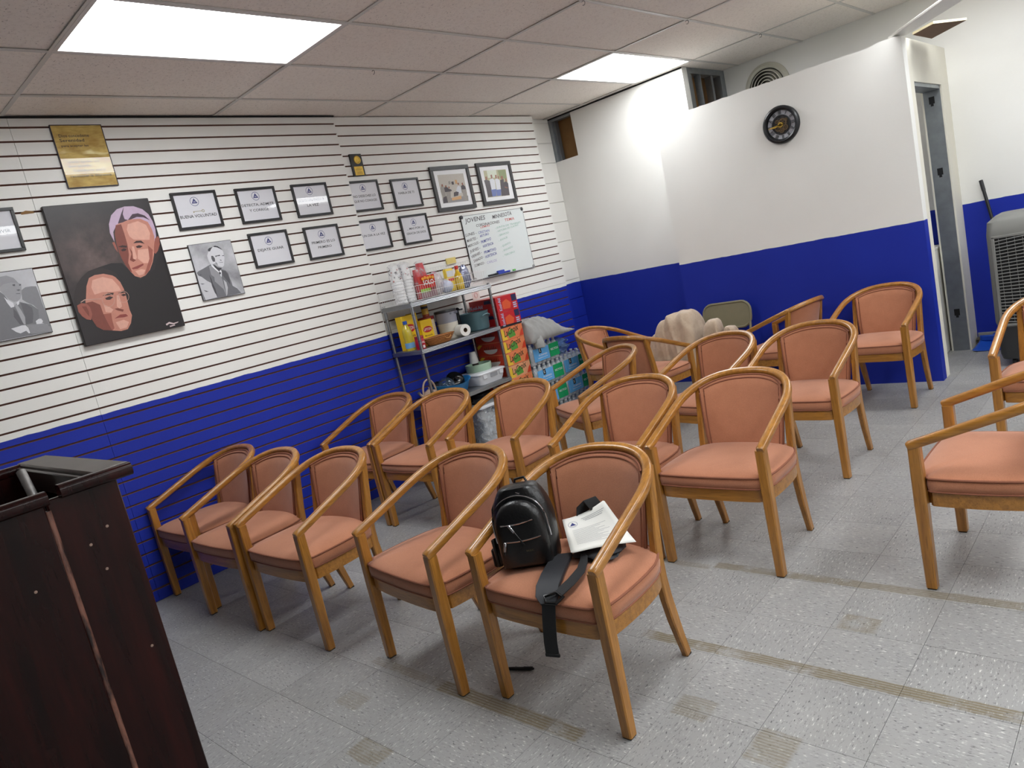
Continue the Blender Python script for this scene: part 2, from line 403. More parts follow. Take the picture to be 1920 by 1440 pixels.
for j, i in LIGHTS:
    x, y = CX0 + CW * (j + .5), CY0 + CL * (i + .5)
    t = thing('ceiling_light', names[(j, i)], 'light', (x, y, H), 0, 'fluorescent ceiling panels')
    if fr_me is None:
        w, l = CW / 2 - .002, CL / 2 - .002; g = G()
        for s in (-1, 1):
            g.box(*sorted((s * w, s * (w - .022))), -l, l, -.002, .026); g.box(-w + .022, w - .022, *sorted((s * l, s * (l - .022))), -.002, .026)
        fr_me = g.mesh('frame', FRAME_W, bevel=.001); df_me = G().box(-w + .022, w - .022, -l + .022, l - .022, .016, .020).mesh('diffuser', DIFF, smooth=0)
    obj('frame', fr_me, t)
    if (j, i) == (1, 3): G().box(-w + .022, w - .022, -l + .022, l - .022, .016, .020).build('diffuser', DIFF_DIM, t, smooth=0)
    else: obj('diffuser', df_me, t)
# ---------------------------------------------------------------- chairs
def oak(axis):
    t = NT('honey_oak_' + axis); oc = t.oc; ran = t.n('ShaderNodeObjectInfo').outputs['Random']
    off = t.n('ShaderNodeVectorMath', operation='ADD'); t.l(oc, off.inputs[0]); cx = t.n('ShaderNodeCombineXYZ')
    for k in range(3): t.l(t.math('MULTIPLY', ran, 7. + 5 * k), cx.inputs[k])
    t.l(cx.outputs[0], off.inputs[1])
    sc = {'x': (3, 55, 55), 'y': (55, 3, 55), 'z': (55, 55, 3)}[axis]
    v = t.mapping(off.outputs[0], sc); n1 = t.noise(v, 1., 4, .6)
    sc2 = tuple(k * 4.5 for k in sc); n2 = t.noise(t.mapping(off.outputs[0], sc2), 1., 2)
    big = t.noise(off.outputs[0], 5., 2)
    c = t.mix(t.ramp(n1, .35, .65), lin((178, 122, 50)), lin((138, 90, 36)))
    c = t.mix(t.math('MULTIPLY', t.ramp(n2, .58, .68), .55), c, lin((88, 52, 20)))
    c = t.mix(t.math('MULTIPLY', big, .35), c, lin((188, 134, 60)))
    t.col(c); t.b.inputs['Roughness'].default_value = .28; t.b.inputs['Coat Weight'].default_value = .35; t.b.inputs['Coat Roughness'].default_value = .18
    t.bump(n2, .0004, .4); return t.m
OAKX, OAKY, OAKZ = oak('x'), oak('y'), oak('z')
def fabric():
    t = NT('terracotta_wool'); oc = t.oc; n = t.noise(oc, 420, 2); b = t.noise(oc, 9, 3)
    c = t.mix(n, lin((156, 101, 74)), lin((200, 138, 106))); c = t.mix(t.math('MULTIPLY', t.ramp(b, .45, .75), .35), c, lin((150, 94, 68)))
    t.col(c); t.b.inputs['Roughness'].default_value = .92; t.b.inputs['Specular IOR Level'].default_value = .15
    t.b.inputs['Sheen Weight'].default_value = .25; t.b.inputs['Sheen Roughness'].default_value = .5
    t.bump(n, .0009, .6); return t.m
FAB = fabric(); PIPING = M('terracotta_piping', (136, 84, 62), .9, var=.1, vs=200)
GLIDE = M('black_glide', (20, 19, 19), .6)

RY0, RW, RY1, RYB, RN, RZ0, RZ1, RW2 = -.235, .266, .038, .312, 2.37, .566, .772, .268
def rail_z(y): return RZ0 + (RZ1 - RZ0) * (y - RY0) / (RYB - RY0)
def rail_pts():
    P = []
    for k in range(9):
        y = RY0 - .012 + (RY1 - RY0 + .012) * k / 9; P.append((RW2 + (RW - RW2) * k / 9, y))
    for k in range(0, 19):
        a = PI / 2 * k / 18; P.append((RW * max(0, math.cos(a)) ** (2 / RN), RY1 + (RYB - RY1) * math.sin(a) ** (2 / RN)))
    full = P + [(-x, y) for x, y in P[::-1][1:]]
    # even out spacing
    d = [0]
    for a, b in zip(full, full[1:]): d.append(d[-1] + math.dist(a, b))
    res = []; N = 64; k = 0
    for i in range(N + 1):
        s = d[-1] * i / N
        while k < len(d) - 2 and d[k + 1] < s: k += 1
        f = (s - d[k]) / max(1e-9, d[k + 1] - d[k])
        res.append((full[k][0] + (full[k + 1][0] - full[k][0]) * f, full[k][1] + (full[k + 1][1] - full[k][1]) * f))
    return [(x, y, rail_z(y)) for x, y in res]
SEAT = [(0, -.248), (.06, -.2475), (.12, -.246), (.18, -.243), (.222, -.239), (.2365, -.232), (.238, -.204), (.256, -.2), (.268, -.19), (.272, -.15), (.274, -.1), (.274, -.04), (.271, .02), (.264, .08), (.25, .125),
        (.228, .165), (.195, .195), (.14, .21), (.07, .216), (0, .218)]
SEATO = SEAT + [(-x, y) for x, y in SEAT[::-1][1:-1]]
def seat_loop(k, z, grow=0.):
    r = []
    for x, y in SEATO:
        d = math.hypot(x, y + .01); r.append((x * (k + grow / d), -.01 + (y + .01) * (k + grow / d), z))
    return r
def make_chair():
    root = thing('chair', 'x', 'chair', group='terracotta armchairs')
    # bent arm and back rail
    P = rail_pts(); sec = rrect(.0345, .034, .0105, 3); sc = [1.] * len(P); sc[0] = sc[-1] = .8; P = [P[0]] + [tuple(Vector(P[0]).lerp(Vector(P[1]), .25))] + P[1:-1] + [tuple(Vector(P[-1]).lerp(Vector(P[-2]), .25))] + [P[-1]]
    sc = [.82] + [1.] * (len(P) - 2) + [.82]
    G().sweep(P, sec, (0, -.36, 1), sc).build('arm_rail', OAKY, root, smooth=50)
    for s in (-1, 1):
        g = G(); lx, ly = .262 * s, -.226
        g.sweep([(lx, ly, .006), (lx, ly, .33), (lx, ly, .56)], rrect(.042, .044, .005, 1), (0, 1, 0), [(.86, .84), (1, 1), (.98, .92)])
        leg = g.build('leg', OAKZ, root, smooth=30)
        G().cbox((lx, ly, .003), (.03, .03, .006)).build('glide', GLIDE, leg)
        path = [(.214, .243, .006), (.2145, .222, .08), (.216, .198, .17), (.218, .178, .26), (.219, .168, .34), (.219, .168, .41), (.219, .180, .50), (.219, .198, .60), (.219, .214, .69), (.219, .221, .738)]
        g = G(); g.sweep([(x * s, y, z) for x, y, z in path], rrect(.030, .044, .005, 1), (0, 1, 0), [(.85, .72), (.9, .82), (1, .95), 1, 1, 1, (1, .9), (1, .85), (1, .8), (1, .8)])
        leg = g.build('rear_leg', OAKZ, root, smooth=30)
        G().cbox((.214 * s, .243, .003), (.024, .028, .006)).build('glide', GLIDE, leg)
    # seat frame
    n = len(SEATO); o1 = seat_loop(.985, .331); o2 = seat_loop(.985, .3845); i1 = seat_loop(.90, .331); i2 = seat_loop(.90, .3845)
    g = G(); g.rings([o1, o2, i2, i1], caps=False, closed=True); g.build('seat_frame', OAKX, root, smooth=35)
    # cushion
    L = [seat_loop(.97, .385), seat_loop(1.0, .389, .001), seat_loop(1.0, .412, .004), seat_loop(1.0, .436, .001)]
    for k, z in ((.975, .4425), (.92, .4485), (.82, .456), (.66, .4625), (.45, .467), (.22, .4695), (.06, .470)): L.append(seat_loop(k, z))
    cush = G().rings(L, True).build('seat_cushion', FAB, root, smooth=60)
    g = G(); g.tube(seat_loop(1.0, .4375, .002), .0042, 6, closed=True); g.tube(seat_loop(1.0, .3885, .0015), .003, 6, closed=True); g.build('piping', PIPING, cush)
    # backrest
    NU, NV = 18, 12; wi, ybi = .246, .293
    def back(u, v, side):
        x_t = .207 * u; t = min(1., abs(x_t) / wi); y_t = RY1 + (ybi - RY1) * (1 - t ** RN) ** (1 / RN); z_t = rail_z(y_t) - .006
        x_b = .180 * u; y_b = .158 + .028 * (1 - u * u); z_b = .40
        p = Vector((x_b, y_b, z_b)).lerp(Vector((x_t, y_t, z_t)), v)
        p.x += .004 * math.sin(PI * v) * u
        edge = (1 - abs(u) ** 6) * (1 - abs(2 * v - 1) ** 8)
        nrm = Vector((-.55 * u, -1, .42)).normalized() if side < 0 else Vector((.45 * u, 1, -.25)).normalized()
        return p + nrm * ((.004 + .017 * edge) if side < 0 else (.006 + .010 * edge))
    g = G(); g.grid(lambda a, b: back(2 * a - 1, b, -1), NU, NV); k = len(g.v); g.grid(lambda a, b: back(2 * a - 1, b, 1), NU, NV)
    w = NU + 1; rim = [i for i in range(w)] + [j * w + NU for j in range(1, NV + 1)] + [NV * w + i for i in range(NU - 1, -1, -1)] + [j * w for j in range(NV - 1, 0, -1)]
    g.f += [(rim[i], rim[(i + 1) % len(rim)], k + rim[(i + 1) % len(rim)], k + rim[i]) for i in range(len(rim))]; g.mi += [0] * len(rim)
    bk = g.build('backrest', FAB, root, smooth=60)
    side = [back(-1, j / 12, -1) for j in range(13)] + [back(-1 + 2 * i / 18, 1, -1) for i in range(1, 19)] + [back(1, 1 - j / 12, -1) for j in range(1, 13)]
    inn = [back(-.93, j / 12, -1) + Vector((0, -.001, 0)) for j in range(12)] + [back(-.93 + 1.86 * i / 18, .955, -1) for i in range(0, 19)] + [back(.93, 1 - j / 12 - .08, -1) for j in range(0, 12)]
    g = G(); g.tube(side, .0048, 6); g.tube(inn, .0032, 6); g.build('piping', PIPING, bk)
    return root
CH = [  # x, y, yaw, label
    (.296, .325, .03, 'terracotta armchair against the slatted wall, leftmost of the front row'),
    (.872, .292, .03, 'terracotta armchair in the front row, second from the slatted wall'),
    (1.449, .330, .03, 'terracotta armchair in the front row, third from the slatted wall, beside the gap'),
    (2.353, .392, -.11, 'empty terracotta armchair immediately left of the chair with the black backpack'),
    (3.02, .430, .015, 'terracotta armchair carrying the black backpack and the paper sheets'),
    (.388, 1.505, .04, 'terracotta armchair in the second row nearest the slatted wall, below the kettle'),
    (.968, 1.527, .04, 'terracotta armchair in the second row, second from the slatted wall'),
    (1.558, 1.660, .04, 'terracotta armchair in the second row in front of the soda cartons'),
    (2.468, 1.562, 0., 'terracotta armchair in the second row whose right arm touches the scuffed-arm chair beside it'),
    (3.056, 1.561, .006, 'terracotta armchair in the middle by the aisle, fully visible, directly behind the backpack chair'),
    (1.551, 2.619, -.50, 'terracotta armchair turned sideways in the third row beside the water bottles'),
    (2.380, 2.690, -.22, 'terracotta armchair in the third row whose seat is mostly hidden by the chair in front'),
    (2.973, 2.727, -.06, 'terracotta armchair by the aisle in the third row'),
    (2.992, 4.060, -.09, 'terracotta armchair alone at the back, against the blue partition below the clock'),
    (2.27, 4.155, -1.75, 'terracotta armchair at the back seen from the side, next to the folding chair'),
    (1.36, 3.61, 2.99, 'terracotta armchair with its back to the camera, facing the tan blanket'),
    (.753, 4.032, 1.60, 'terracotta armchair in the back corner facing right, behind the water bottles'),
    (4.097, 1.666, -PI / 2, 'terracotta armchair cut off by the right edge, seen from the side'),
    (4.174, 2.961, -.04, 'terracotta armchair at the right edge in front of the evaporative cooler'),
]
proto = make_chair(); CHAIRS = []
for k, (x, y, a, lab) in enumerate(CH):
    c = proto if k == 0 else copy_tree(proto)
    c.location = (x, y, 0); c.rotation_euler = (0, 0, a); c['label'] = lab; CHAIRS.append(c)
# flat prints, millimetres from the middle of each picture: y along the wall, z up
PAINTING = [('head_dark', [(-117, 26), (-26, 43), (34, 35), (77, -39), (105, -78), (205, -32), (277, 96), (315, 229), (325, 365), (299, 395), (272, -395), (-32, -392), (-1, -276), (-14, -132)]), ('hair_silver', [(27, 162), (17, 216), (26, 267), (53, 317), (94, 349), (142, 361), (193, 358), (239, 336), (266, 303), (278, 260), (281, 212), (273, 165), (246, 120), (260, 215), (249, 257), (210, 281), (158, 283), (104, 275), (64, 256), (37, 220)]), ('skin_mid', [(61, 257), (104, 275), (158, 283), (210, 281), (249, 257), (260, 215), (262, 167), (251, 120), (230, 61), (209, 16), (179, -28), (144, -57), (112, -66), (83, -52), (64, -18), (49, 19), (39, 61), (34, 101), (35, 147), (41, 206)]), ('skin_red', [(262, 153), (284, 167), (294, 152), (281, 116), (258, 78), (239, 61), (232, 74), (248, 120)]), ('skin_red', [(13, 160), (27, 162), (30, 141), (29, 99), (19, 123)]), ('skin_dark', [(61, 257), (93, 260), (95, 200), (94, 140), (86, 81), (68, 30), (74, -29), (64, -18), (49, 19), (39, 61), (34, 101), (35, 147), (41, 206)]), ('skin_light', [(130, 256), (193, 268), (234, 241), (243, 189), (228, 150), (193, 154), (136, 163), (119, 184), (115, 224)]), ('skin_light', [(144, 100), (203, 99), (216, 63), (184, 12), (153, 17), (128, 48)]), ('skin_red', [(209, 118), (230, 88), (208, 23), (171, -34), (138, -56), (164, -12), (195, 38)]), ('hair_streak', [(136, 358), (109, 318), (76, 265), (102, 269), (138, 280), (121, 287), (119, 317)]), ('hair_streak', [(138, 280), (173, 312), (206, 314), (241, 297), (265, 265), (231, 287), (193, 293), (157, 282)]), ('brow', [(128, 141), (149, 153), (178, 151), (193, 130), (168, 140)]), ('brow', [(38, 132), (64, 137), (89, 131), (84, 120), (54, 126)]), ('brow', [(137, 121), (158, 126), (178, 118), (161, 109), (142, 111)]), ('brow', [(48, 111), (66, 119), (82, 112), (72, 103), (54, 102)]), ('skin_dark', [(100, 119), (100, 79), (81, 46), (98, 32), (117, 41), (100, 52), (108, 91)]), ('skin_light', [(115, 124), (127, 122), (125, 55), (114, 43), (103, 51)]), ('lip', [(76, -3), (109, 5), (150, 15), (151, 6), (111, -11), (85, -11)]), ('skin_light', [(92, -23), (130, -16), (152, -25), (133, -49), (106, -52)]), ('skin_mid', [(-186, -23), (-145, -7), (-103, -7), (-62, -17), (-30, -35), (-9, -72), (-1, -114), (0, -154), (-2, -201), (-4, -241), (0, -276), (-19, -320), (-46, -351), (-85, -354), (-131, -341), (-177, -328), (-206, -302), (-218, -259), (-222, -212), (-225, -159), (-211, -97)]), ('hair_dark', [(-276, -124), (-263, -88), (-239, -47), (-206, -14), (-163, 15), (-117, 26), (-76, 21), (-44, 4), (-14, -23), (-4, -70), (-16, -50), (-41, -28), (-85, -11), (-134, -11), (-168, -23), (-194, -67), (-216, -135), (-240, -156), (-272, -158)]), ('skin_dark', [(-225, -159), (-188, -156), (-153, -183), (-151, -239), (-141, -301), (-130, -341), (-177, -328), (-206, -302), (-218, -259), (-222, -212)]), ('skin_red', [(-151, -239), (-109, -241), (-115, -286), (-116, -330), (-131, -341), (-141, -301)]), ('skin_red', [(-272, -165), (-247, -155), (-220, -163), (-209, -188), (-209, -228), (-224, -259), (-245, -251), (-263, -230), (-275, -201)]), ('skin_dark', [(-250, -174), (-227, -178), (-222, -212), (-228, -238), (-239, -210)]), ('skin_light', [(-154, -38), (-96, -28), (-47, -49), (-23, -97), (-19, -124), (-62, -122), (-121, -114), (-166, -121), (-171, -78)]), ('skin_light', [(-135, -183), (-105, -208), (-91, -224), (-108, -238), (-136, -229)]), ('brow', [(-129, -136), (-93, -124), (-62, -128), (-68, -139), (-103, -136)]), ('brow', [(-40, -135), (-6, -125), (11, -136), (-16, -139)]), ('brow', [(-117, -151), (-90, -144), (-72, -153), (-93, -164), (-112, -161)]), ('brow', [(-28, -147), (-8, -143), (5, -153), (-15, -158)]), ('skin_light', [(-51, -145), (-38, -148), (-39, -214), (-57, -224), (-68, -209)]), ('skin_dark', [(-85, -220), (-65, -220), (-36, -234), (-43, -246), (-69, -233)]), ('lip', [(-102, -277), (-64, -259), (-31, -262), (-23, -276), (-50, -278), (-81, -275)]), ('skin_light', [(-100, -298), (-54, -292), (-28, -311), (-49, -341), (-88, -343)]), ('glasses', [(-250, -149), (-226, -138), (-134, -149), (-135, -153), (-226, -143), (-248, -153)]), ('signature', [(175, -367), (199, -358), (223, -370), (256, -367), (250, -373), (221, -378), (196, -369), (179, -377)]), ('signature', [(195, -382), (227, -380), (229, -386), (196, -390)])]
GLASS_C = [[(-69, -172), (-77, -188), (-90, -200), (-106, -205), (-121, -202), (-132, -192), (-137, -177), (-136, -160), (-127, -143), (-114, -131), (-99, -126), (-84, -129), (-72, -139), (-67, -154)], [(14, -167), (7, -181), (-5, -191), (-19, -195), (-32, -193), (-43, -184), (-48, -171), (-46, -156), (-39, -142), (-28, -132), (-14, -128), (0, -130), (10, -139), (15, -152)]]
BW_MAN = [('g45', [(-137, 2), (-125, 10), (-79, 25), (-53, 35), (-32, 40), (8, -4), (27, 1), (53, -11), (67, -33), (68, -65), (72, -92), (73, -118), (100, -142), (118, -175), (10, -180), (-53, -176), (-139, -178), (-144, -87)]), ('g80', [(-138, -1), (-133, -17), (-114, -29), (-87, -59), (-66, -75), (-56, -109), (-52, -173), (-132, -178), (-141, -110), (-143, -62)]), ('g30', [(-63, -22), (-55, -52), (-55, -83), (-48, -116), (-48, -171), (-59, -140), (-65, -94), (-62, -57)]), ('g60', [(-48, 30), (-33, 34), (9, -24), (16, -70), (12, -150), (11, -178), (5, -129), (-38, -70), (-33, -43), (-50, -24)]), ('g35', [(28, -7), (52, -17), (62, -39), (65, -75), (59, -106), (42, -74), (27, -43)]), ('g75', [(23, -68), (37, -89), (37, -125), (21, -167), (11, -178), (19, -128)]), ('g95', [(-30, 46), (-21, 32), (9, -14), (22, -3), (26, -13), (14, -53), (9, -24), (-15, 6), (-31, 30)]), ('g15', [(7, -14), (18, -19), (16, -31), (7, -31)]), ('g25', [(-20, 44), (-5, 30), (7, 15), (35, 7), (22, -3), (8, -6), (-12, 18)]), ('g85', [(-27, 121), (-2, 140), (22, 153), (46, 146), (65, 131), (73, 111), (71, 89), (71, 70), (62, 45), (53, 21), (40, 12), (22, 18), (8, 28), (0, 45), (-19, 38), (-36, 47), (-41, 76), (-41, 98)]), ('g25', [(-27, 134), (-14, 145), (11, 149), (-3, 137), (-13, 124), (-23, 124)]), ('g20', [(15, 152), (29, 155), (47, 149), (65, 131), (69, 121), (56, 132), (39, 143), (20, 148)]), ('g35', [(-15, 94), (-3, 93), (5, 73), (1, 54), (-14, 56), (-18, 76)]), ('g40', [(10, 91), (37, 92), (42, 86), (22, 86), (14, 81)]), ('g20', [(30, 91), (44, 93), (45, 86), (32, 88)]), ('g20', [(55, 86), (71, 86), (71, 82), (58, 83)]), ('g20', [(35, 63), (44, 59), (47, 54), (39, 55)]), ('g35', [(24, 48), (36, 45), (51, 44), (49, 41), (32, 43)]), ('g50', [(2, 54), (11, 40), (11, 27), (2, 41)]), ('g30', [(-138, -68), (-105, -75), (-125, -76)]), ('g30', [(-129, -112), (-97, -127), (-113, -126)]), ('g30', [(-131, -11), (-107, -15), (-120, -17)])]
BW_SEATED = [('g50', [(-109, 56), (-36, 79), (-22, 59), (-2, -9), (36, 11), (85, -13), (111, -46), (107, -89), (79, -121), (142, -141), (144, -178), (49, -176), (-108, -175), (-166, -172)]), ('g55', [(60, 69), (83, 83), (113, 84), (136, 80), (139, 42), (139, -14), (146, -88), (146, -145), (111, -122), (102, -88), (111, -46), (94, -18), (68, 2), (52, 21)]), ('g65', [(-28, 108), (-10, 117), (27, 120), (59, 112), (71, 104), (59, 56), (46, 28), (29, 16), (11, 16), (-8, 32), (-22, 59), (-35, 85)]), ('g60', [(-52, 133), (-14, 157), (15, 159), (44, 142), (56, 118), (58, 110), (27, 119), (-11, 116), (-30, 102)]), ('g92', [(-27, 50), (-18, 34), (6, 11), (6, -10), (-11, -13), (-21, 16)]), ('g92', [(22, 11), (38, 20), (31, 0), (20, -7)]), ('g70', [(8, -2), (21, -1), (31, -34), (38, -75), (29, -114), (20, -109), (14, -46)]), ('g40', [(-2, -18), (8, -39), (22, -112), (4, -109), (-12, -62)]), ('g42', [(39, 5), (65, -6), (85, -32), (81, -65), (65, -112), (32, -115), (39, -70)]), ('g90', [(-42, -122), (13, -115), (28, -117), (37, -134), (38, -163), (31, -164), (23, -147), (-7, -156), (-24, -144)]), ('g90', [(81, -106), (96, -97), (110, -98), (115, -113), (102, -126), (81, -122)]), ('g58', [(32, -115), (76, -122), (118, -126), (145, -151), (143, -178), (40, -169), (39, -138)]), ('g35', [(29, 108), (42, 108), (39, 97), (29, 100)]), ('g35', [(59, 103), (68, 103), (67, 97), (59, 96)]), ('g40', [(38, 76), (52, 78), (58, 72), (47, 69)]), ('g40', [(31, 58), (51, 56), (50, 52), (32, 55)])]
PHOTO_A = [('p_wall', [(-155, 121), (159, 118), (151, -124), (-159, -121)]), ('p_floor', [(-155, -83), (159, -78), (151, -124), (-159, -121)]), ('p_grey', [(-153, 7), (-131, 31), (-112, 25), (-101, -14), (-109, -69), (-143, -71), (-155, -27)]), ('p_dark', [(-145, -71), (-101, -61), (-101, -117), (-155, -119)]), ('p_dark', [(-109, 8), (-86, 23), (-66, 9), (-45, -18), (-44, -36), (-108, -27)]), ('p_grey', [(-102, -27), (-42, -27), (-64, -116), (-101, -117)]), ('p_skin', [(-134, 39), (-115, 42), (-115, 25), (-132, 18)]), ('p_skin', [(-94, 26), (-77, 31), (-74, 14), (-93, 11)]), ('p_skin', [(-59, 13), (-45, 18), (-41, 3), (-57, 0)]), ('p_dark', [(-60, 0), (-30, -11), (-23, -24), (-54, -26)]), ('p_white', [(48, 5), (70, 17), (91, 2), (88, -46), (42, -51), (27, -24)]), ('p_skin', [(62, 39), (79, 42), (78, 23), (63, 22)]), ('p_dark', [(96, 11), (128, 22), (147, 3), (151, -24), (128, -75), (94, -46)]), ('p_skin', [(111, 36), (130, 39), (130, 19), (111, 16)]), ('p_grey', [(99, -20), (152, -20), (142, -121), (96, -117)]), ('p_dark', [(-6, -39), (24, -32), (53, -39), (37, -68), (-14, -73)]), ('p_orange', [(-47, -83), (73, -71), (70, -101), (-48, -105)]), ('p_dark', [(-10, 53), (19, 57), (16, 29), (-9, 29)]), ('p_orange', [(37, 67), (62, 67), (61, 35), (38, 30)]), ('p_grey', [(-44, 59), (-19, 62), (-22, 36), (-44, 33)])]
PHOTO_B = [('p_green', [(-146, 121), (159, 118), (140, -124), (-161, -121)]), ('p_sky', [(-103, 120), (26, 118), (17, 50), (-104, 53)]), ('p_leaf', [(45, 113), (151, 116), (145, 33), (55, 38)]), ('p_dark', [(-164, 34), (-135, 41), (-87, 24), (-85, -53), (-92, -117), (-160, -118), (-158, -30)]), ('p_skin', [(-141, 64), (-119, 69), (-115, 40), (-140, 37)]), ('p_blue', [(-98, -52), (-28, -48), (-44, -116), (-98, -117)]), ('p_white', [(-92, 38), (-46, 45), (-24, 29), (-33, -53), (-92, -55)]), ('p_skin', [(-66, 78), (-45, 81), (-45, 49), (-66, 46)]), ('p_white', [(-19, 34), (14, 41), (44, 25), (33, -62), (-23, -63)]), ('p_blue', [(-32, -60), (37, -60), (19, -117), (-37, -117)]), ('p_skin', [(-6, 74), (15, 75), (12, 45), (-9, 44)]), ('p_skin', [(28, 61), (42, 62), (42, 39), (27, 38)]), ('p_dark', [(51, 25), (102, 31), (67, -120), (24, -122)]), ('p_skin', [(69, 60), (97, 59), (95, 31), (66, 28)]), ('p_dark', [(91, -1), (130, 10), (151, -14), (137, -121), (59, -122)]), ('p_skin', [(121, 34), (142, 35), (140, 7), (118, 4)]), ('p_skin', [(93, -39), (132, -51), (130, -57), (94, -48)])]
WB = [('k', 'JOVENES', -377, 224, -112, 231, 38), ('k', 'MINNESOTA', -17, 224, 252, 236, 35), ('k', 'CORDINACIONES', -250, 176, 64, 180, 24), ('r', 'LEMAS', -202, 158, -74, 164, 17), ('r', 'TEMA', 139, 185, 275, 189, 25), ('k', 'LUNES -', -409, 107, -266, 115, 24), ('b2', 'CRISTIAN', -242, 112, -93, 118, 22), ('k', 'MARTES -', -406, 55, -266, 70, 24), ('b', 'ARTURO', -235, 79, -110, 89, 21), ('k', 'MIERCOLES -', -407, 9, -250, 30, 22), ('b', 'PRIMITIVO', -234, 23, -95, 41, 25), ('k', 'JUEVES -', -398, -40, -260, -21, 24), ('b', 'HORTENCIA', -222, -16, -79, -2, 23), ('k', 'VIERNES -', -393, -88, -255, -62, 23), ('b', 'PRIMITIVO', -225, -72, -60, -58, 25), ('k', 'SABADO -', -377, -128, -236, -105, 23), ('b', 'HORTENCIA', -220, -113, -63, -96, 25), ('k', 'DOMINGO -', -380, -170, -242, -158, 23), ('v', 'CARLOS', -218, -164, -81, -158, 22), ('g', '- JUNTA DE TRABAJO', -13, 132, 352, 149, 16), ('g', '- HISTORIA DE CUATRO', -5, 97, 312, 127, 16), ('g', '- SERVICIO', 1, 58, 158, 73, 16), ('g', '- DOCE', -2, 12, 129, 32, 16), ('g', '- QUINTO', 10, -44, 154, -23, 16), ('g', '- SEGUNDO', 16, -86, 173, -63, 16), ('g', '- TERCERO', 9, -130, 185, -112, 16)]
TX = {'buena': [('BUENA VOLUNTAD', -123, -46, 121, -48, 20)], 'detecta': [('DETECTA, ADMITE', -124, -5, 118, -12, 18), ('Y CORRIGE', -76, -42, 69, -48, 18)], 'solo': [('SOLO UN PASO A', -113, -8, 106, -9, 19), ('LA VEZ', -52, -45, 46, -48, 18)], 'dejate': [('DEJATE GUIAR', -103, -9, 97, -13, 18)], 'primero': [('PRIMERO ES LO', -103, -7, 99, -12, 19), ('PRIMERO', -59, -44, 58, -47, 18)], 'nodes': [('NO DESECHES LO', -113, -8, 103, -14, 19), ('QUE NO CONOCES', -115, -45, 106, -48, 18)], 'habla': [('HABLA DE TI', -87, -5, 81, -11, 19)], 'undia': [('UN DIA A LA VEZ', -117, -9, 104, -18, 18)], 'maspor': [('... MAS POR LA', -92, -1, 96, -9, 18), ('GRACIA DE DIOS', -104, -39, 106, -46, 18)], 'vivir': [('VIVIR', 35, -13, 108, -9, 20)], 'serenity': [('Dios concedeme', -106, 108, 54, 107, 17), ('Serenidad', -109, 82, 21, 81, 17), ('para aceptar las', -108, 54, 36, 55, 12), ('cambiar aquellas que', -104, -36, 68, -39, 10), ('que puedo', -105, -60, 18, -61, 11), ('Sabiduria para', -86, -87, 90, -91, 13), ('reconocer la diferencia', -108, -118, 114, -123, 13)]}
# ---------------------------------------------------------------- pictures on the slatted wall (local axes: x out of the wall, y along it, z up)
FRB = M('black_frame', (34, 33, 35), .35, var=.1, vs=60); PAPER = M('printed_paper', (224, 224, 230), .6)
INK = M('black_ink', (38, 38, 42), .6); INKB = M('blue_ink', (44, 52, 120), .6); GLASS_EDGE = None
def sheet_glass():
    t = NT('picture_glass'); tr = t.n('ShaderNodeBsdfTransparent'); gl = t.n('ShaderNodeBsdfGlossy'); gl.inputs['Roughness'].default_value = .015
    fr = t.n('ShaderNodeFresnel'); bf = t.n('ShaderNodeNewGeometry').outputs['Backfacing']; t.l(t.math('SUBTRACT', 1.45, t.math('MULTIPLY', bf, 1.45 - 1 / 1.45)), fr.inputs[0]); mx = t.n('ShaderNodeMixShader')
    t.l(fr.outputs[0], mx.inputs[0]); t.l(tr.outputs[0], mx.inputs[1]); t.l(gl.outputs[0], mx.inputs[2]); t.l(mx.outputs[0], t.out.inputs[0]); return t.m
PGLASS = sheet_glass()
def frame_parts(root, w, h, bw, dep, mat=FRB):
    for n, b in (('frame_top', (-w / 2, w / 2, h / 2 - bw, h / 2)), ('frame_bottom', (-w / 2, w / 2, -h / 2, -h / 2 + bw)), ('frame_side', (-w / 2, -w / 2 + bw, -h / 2 + bw, h / 2 - bw)), ('frame_side', (w / 2 - bw, w / 2, -h / 2 + bw, h / 2 - bw))):
        G().box(0, dep, *b).build(n, mat, root, bevel=.0015)
def emblem(g, y, z, r, x, mi):
    n = 28; a = [2 * PI * k / n for k in range(n)]; k0 = len(g.v); g.mat(mi)
    g.add([(x, y + r * math.cos(t), z + r * math.sin(t)) for t in a] + [(x, y + r * .9 * math.cos(t), z + r * .9 * math.sin(t)) for t in a], [(i, (i + 1) % n, n + (i + 1) % n, n + i) for i in range(n)])
    T = [(0, .72), (-.66, -.42), (.66, -.42)]; I = [(.0, .25), (-.27, -.22), (.27, -.22)]
    g.add([(x, y + r * p, z + r * q) for p, q in T + I], [(0, 1, 4, 3), (1, 2, 5, 4), (2, 0, 3, 5)])
    g.add([(x, y + r * p, z + r * q) for p, q in ((-.06, .25), (.06, .25), (.06, -.3), (-.06, -.3))], [(0, 1, 2, 3)])
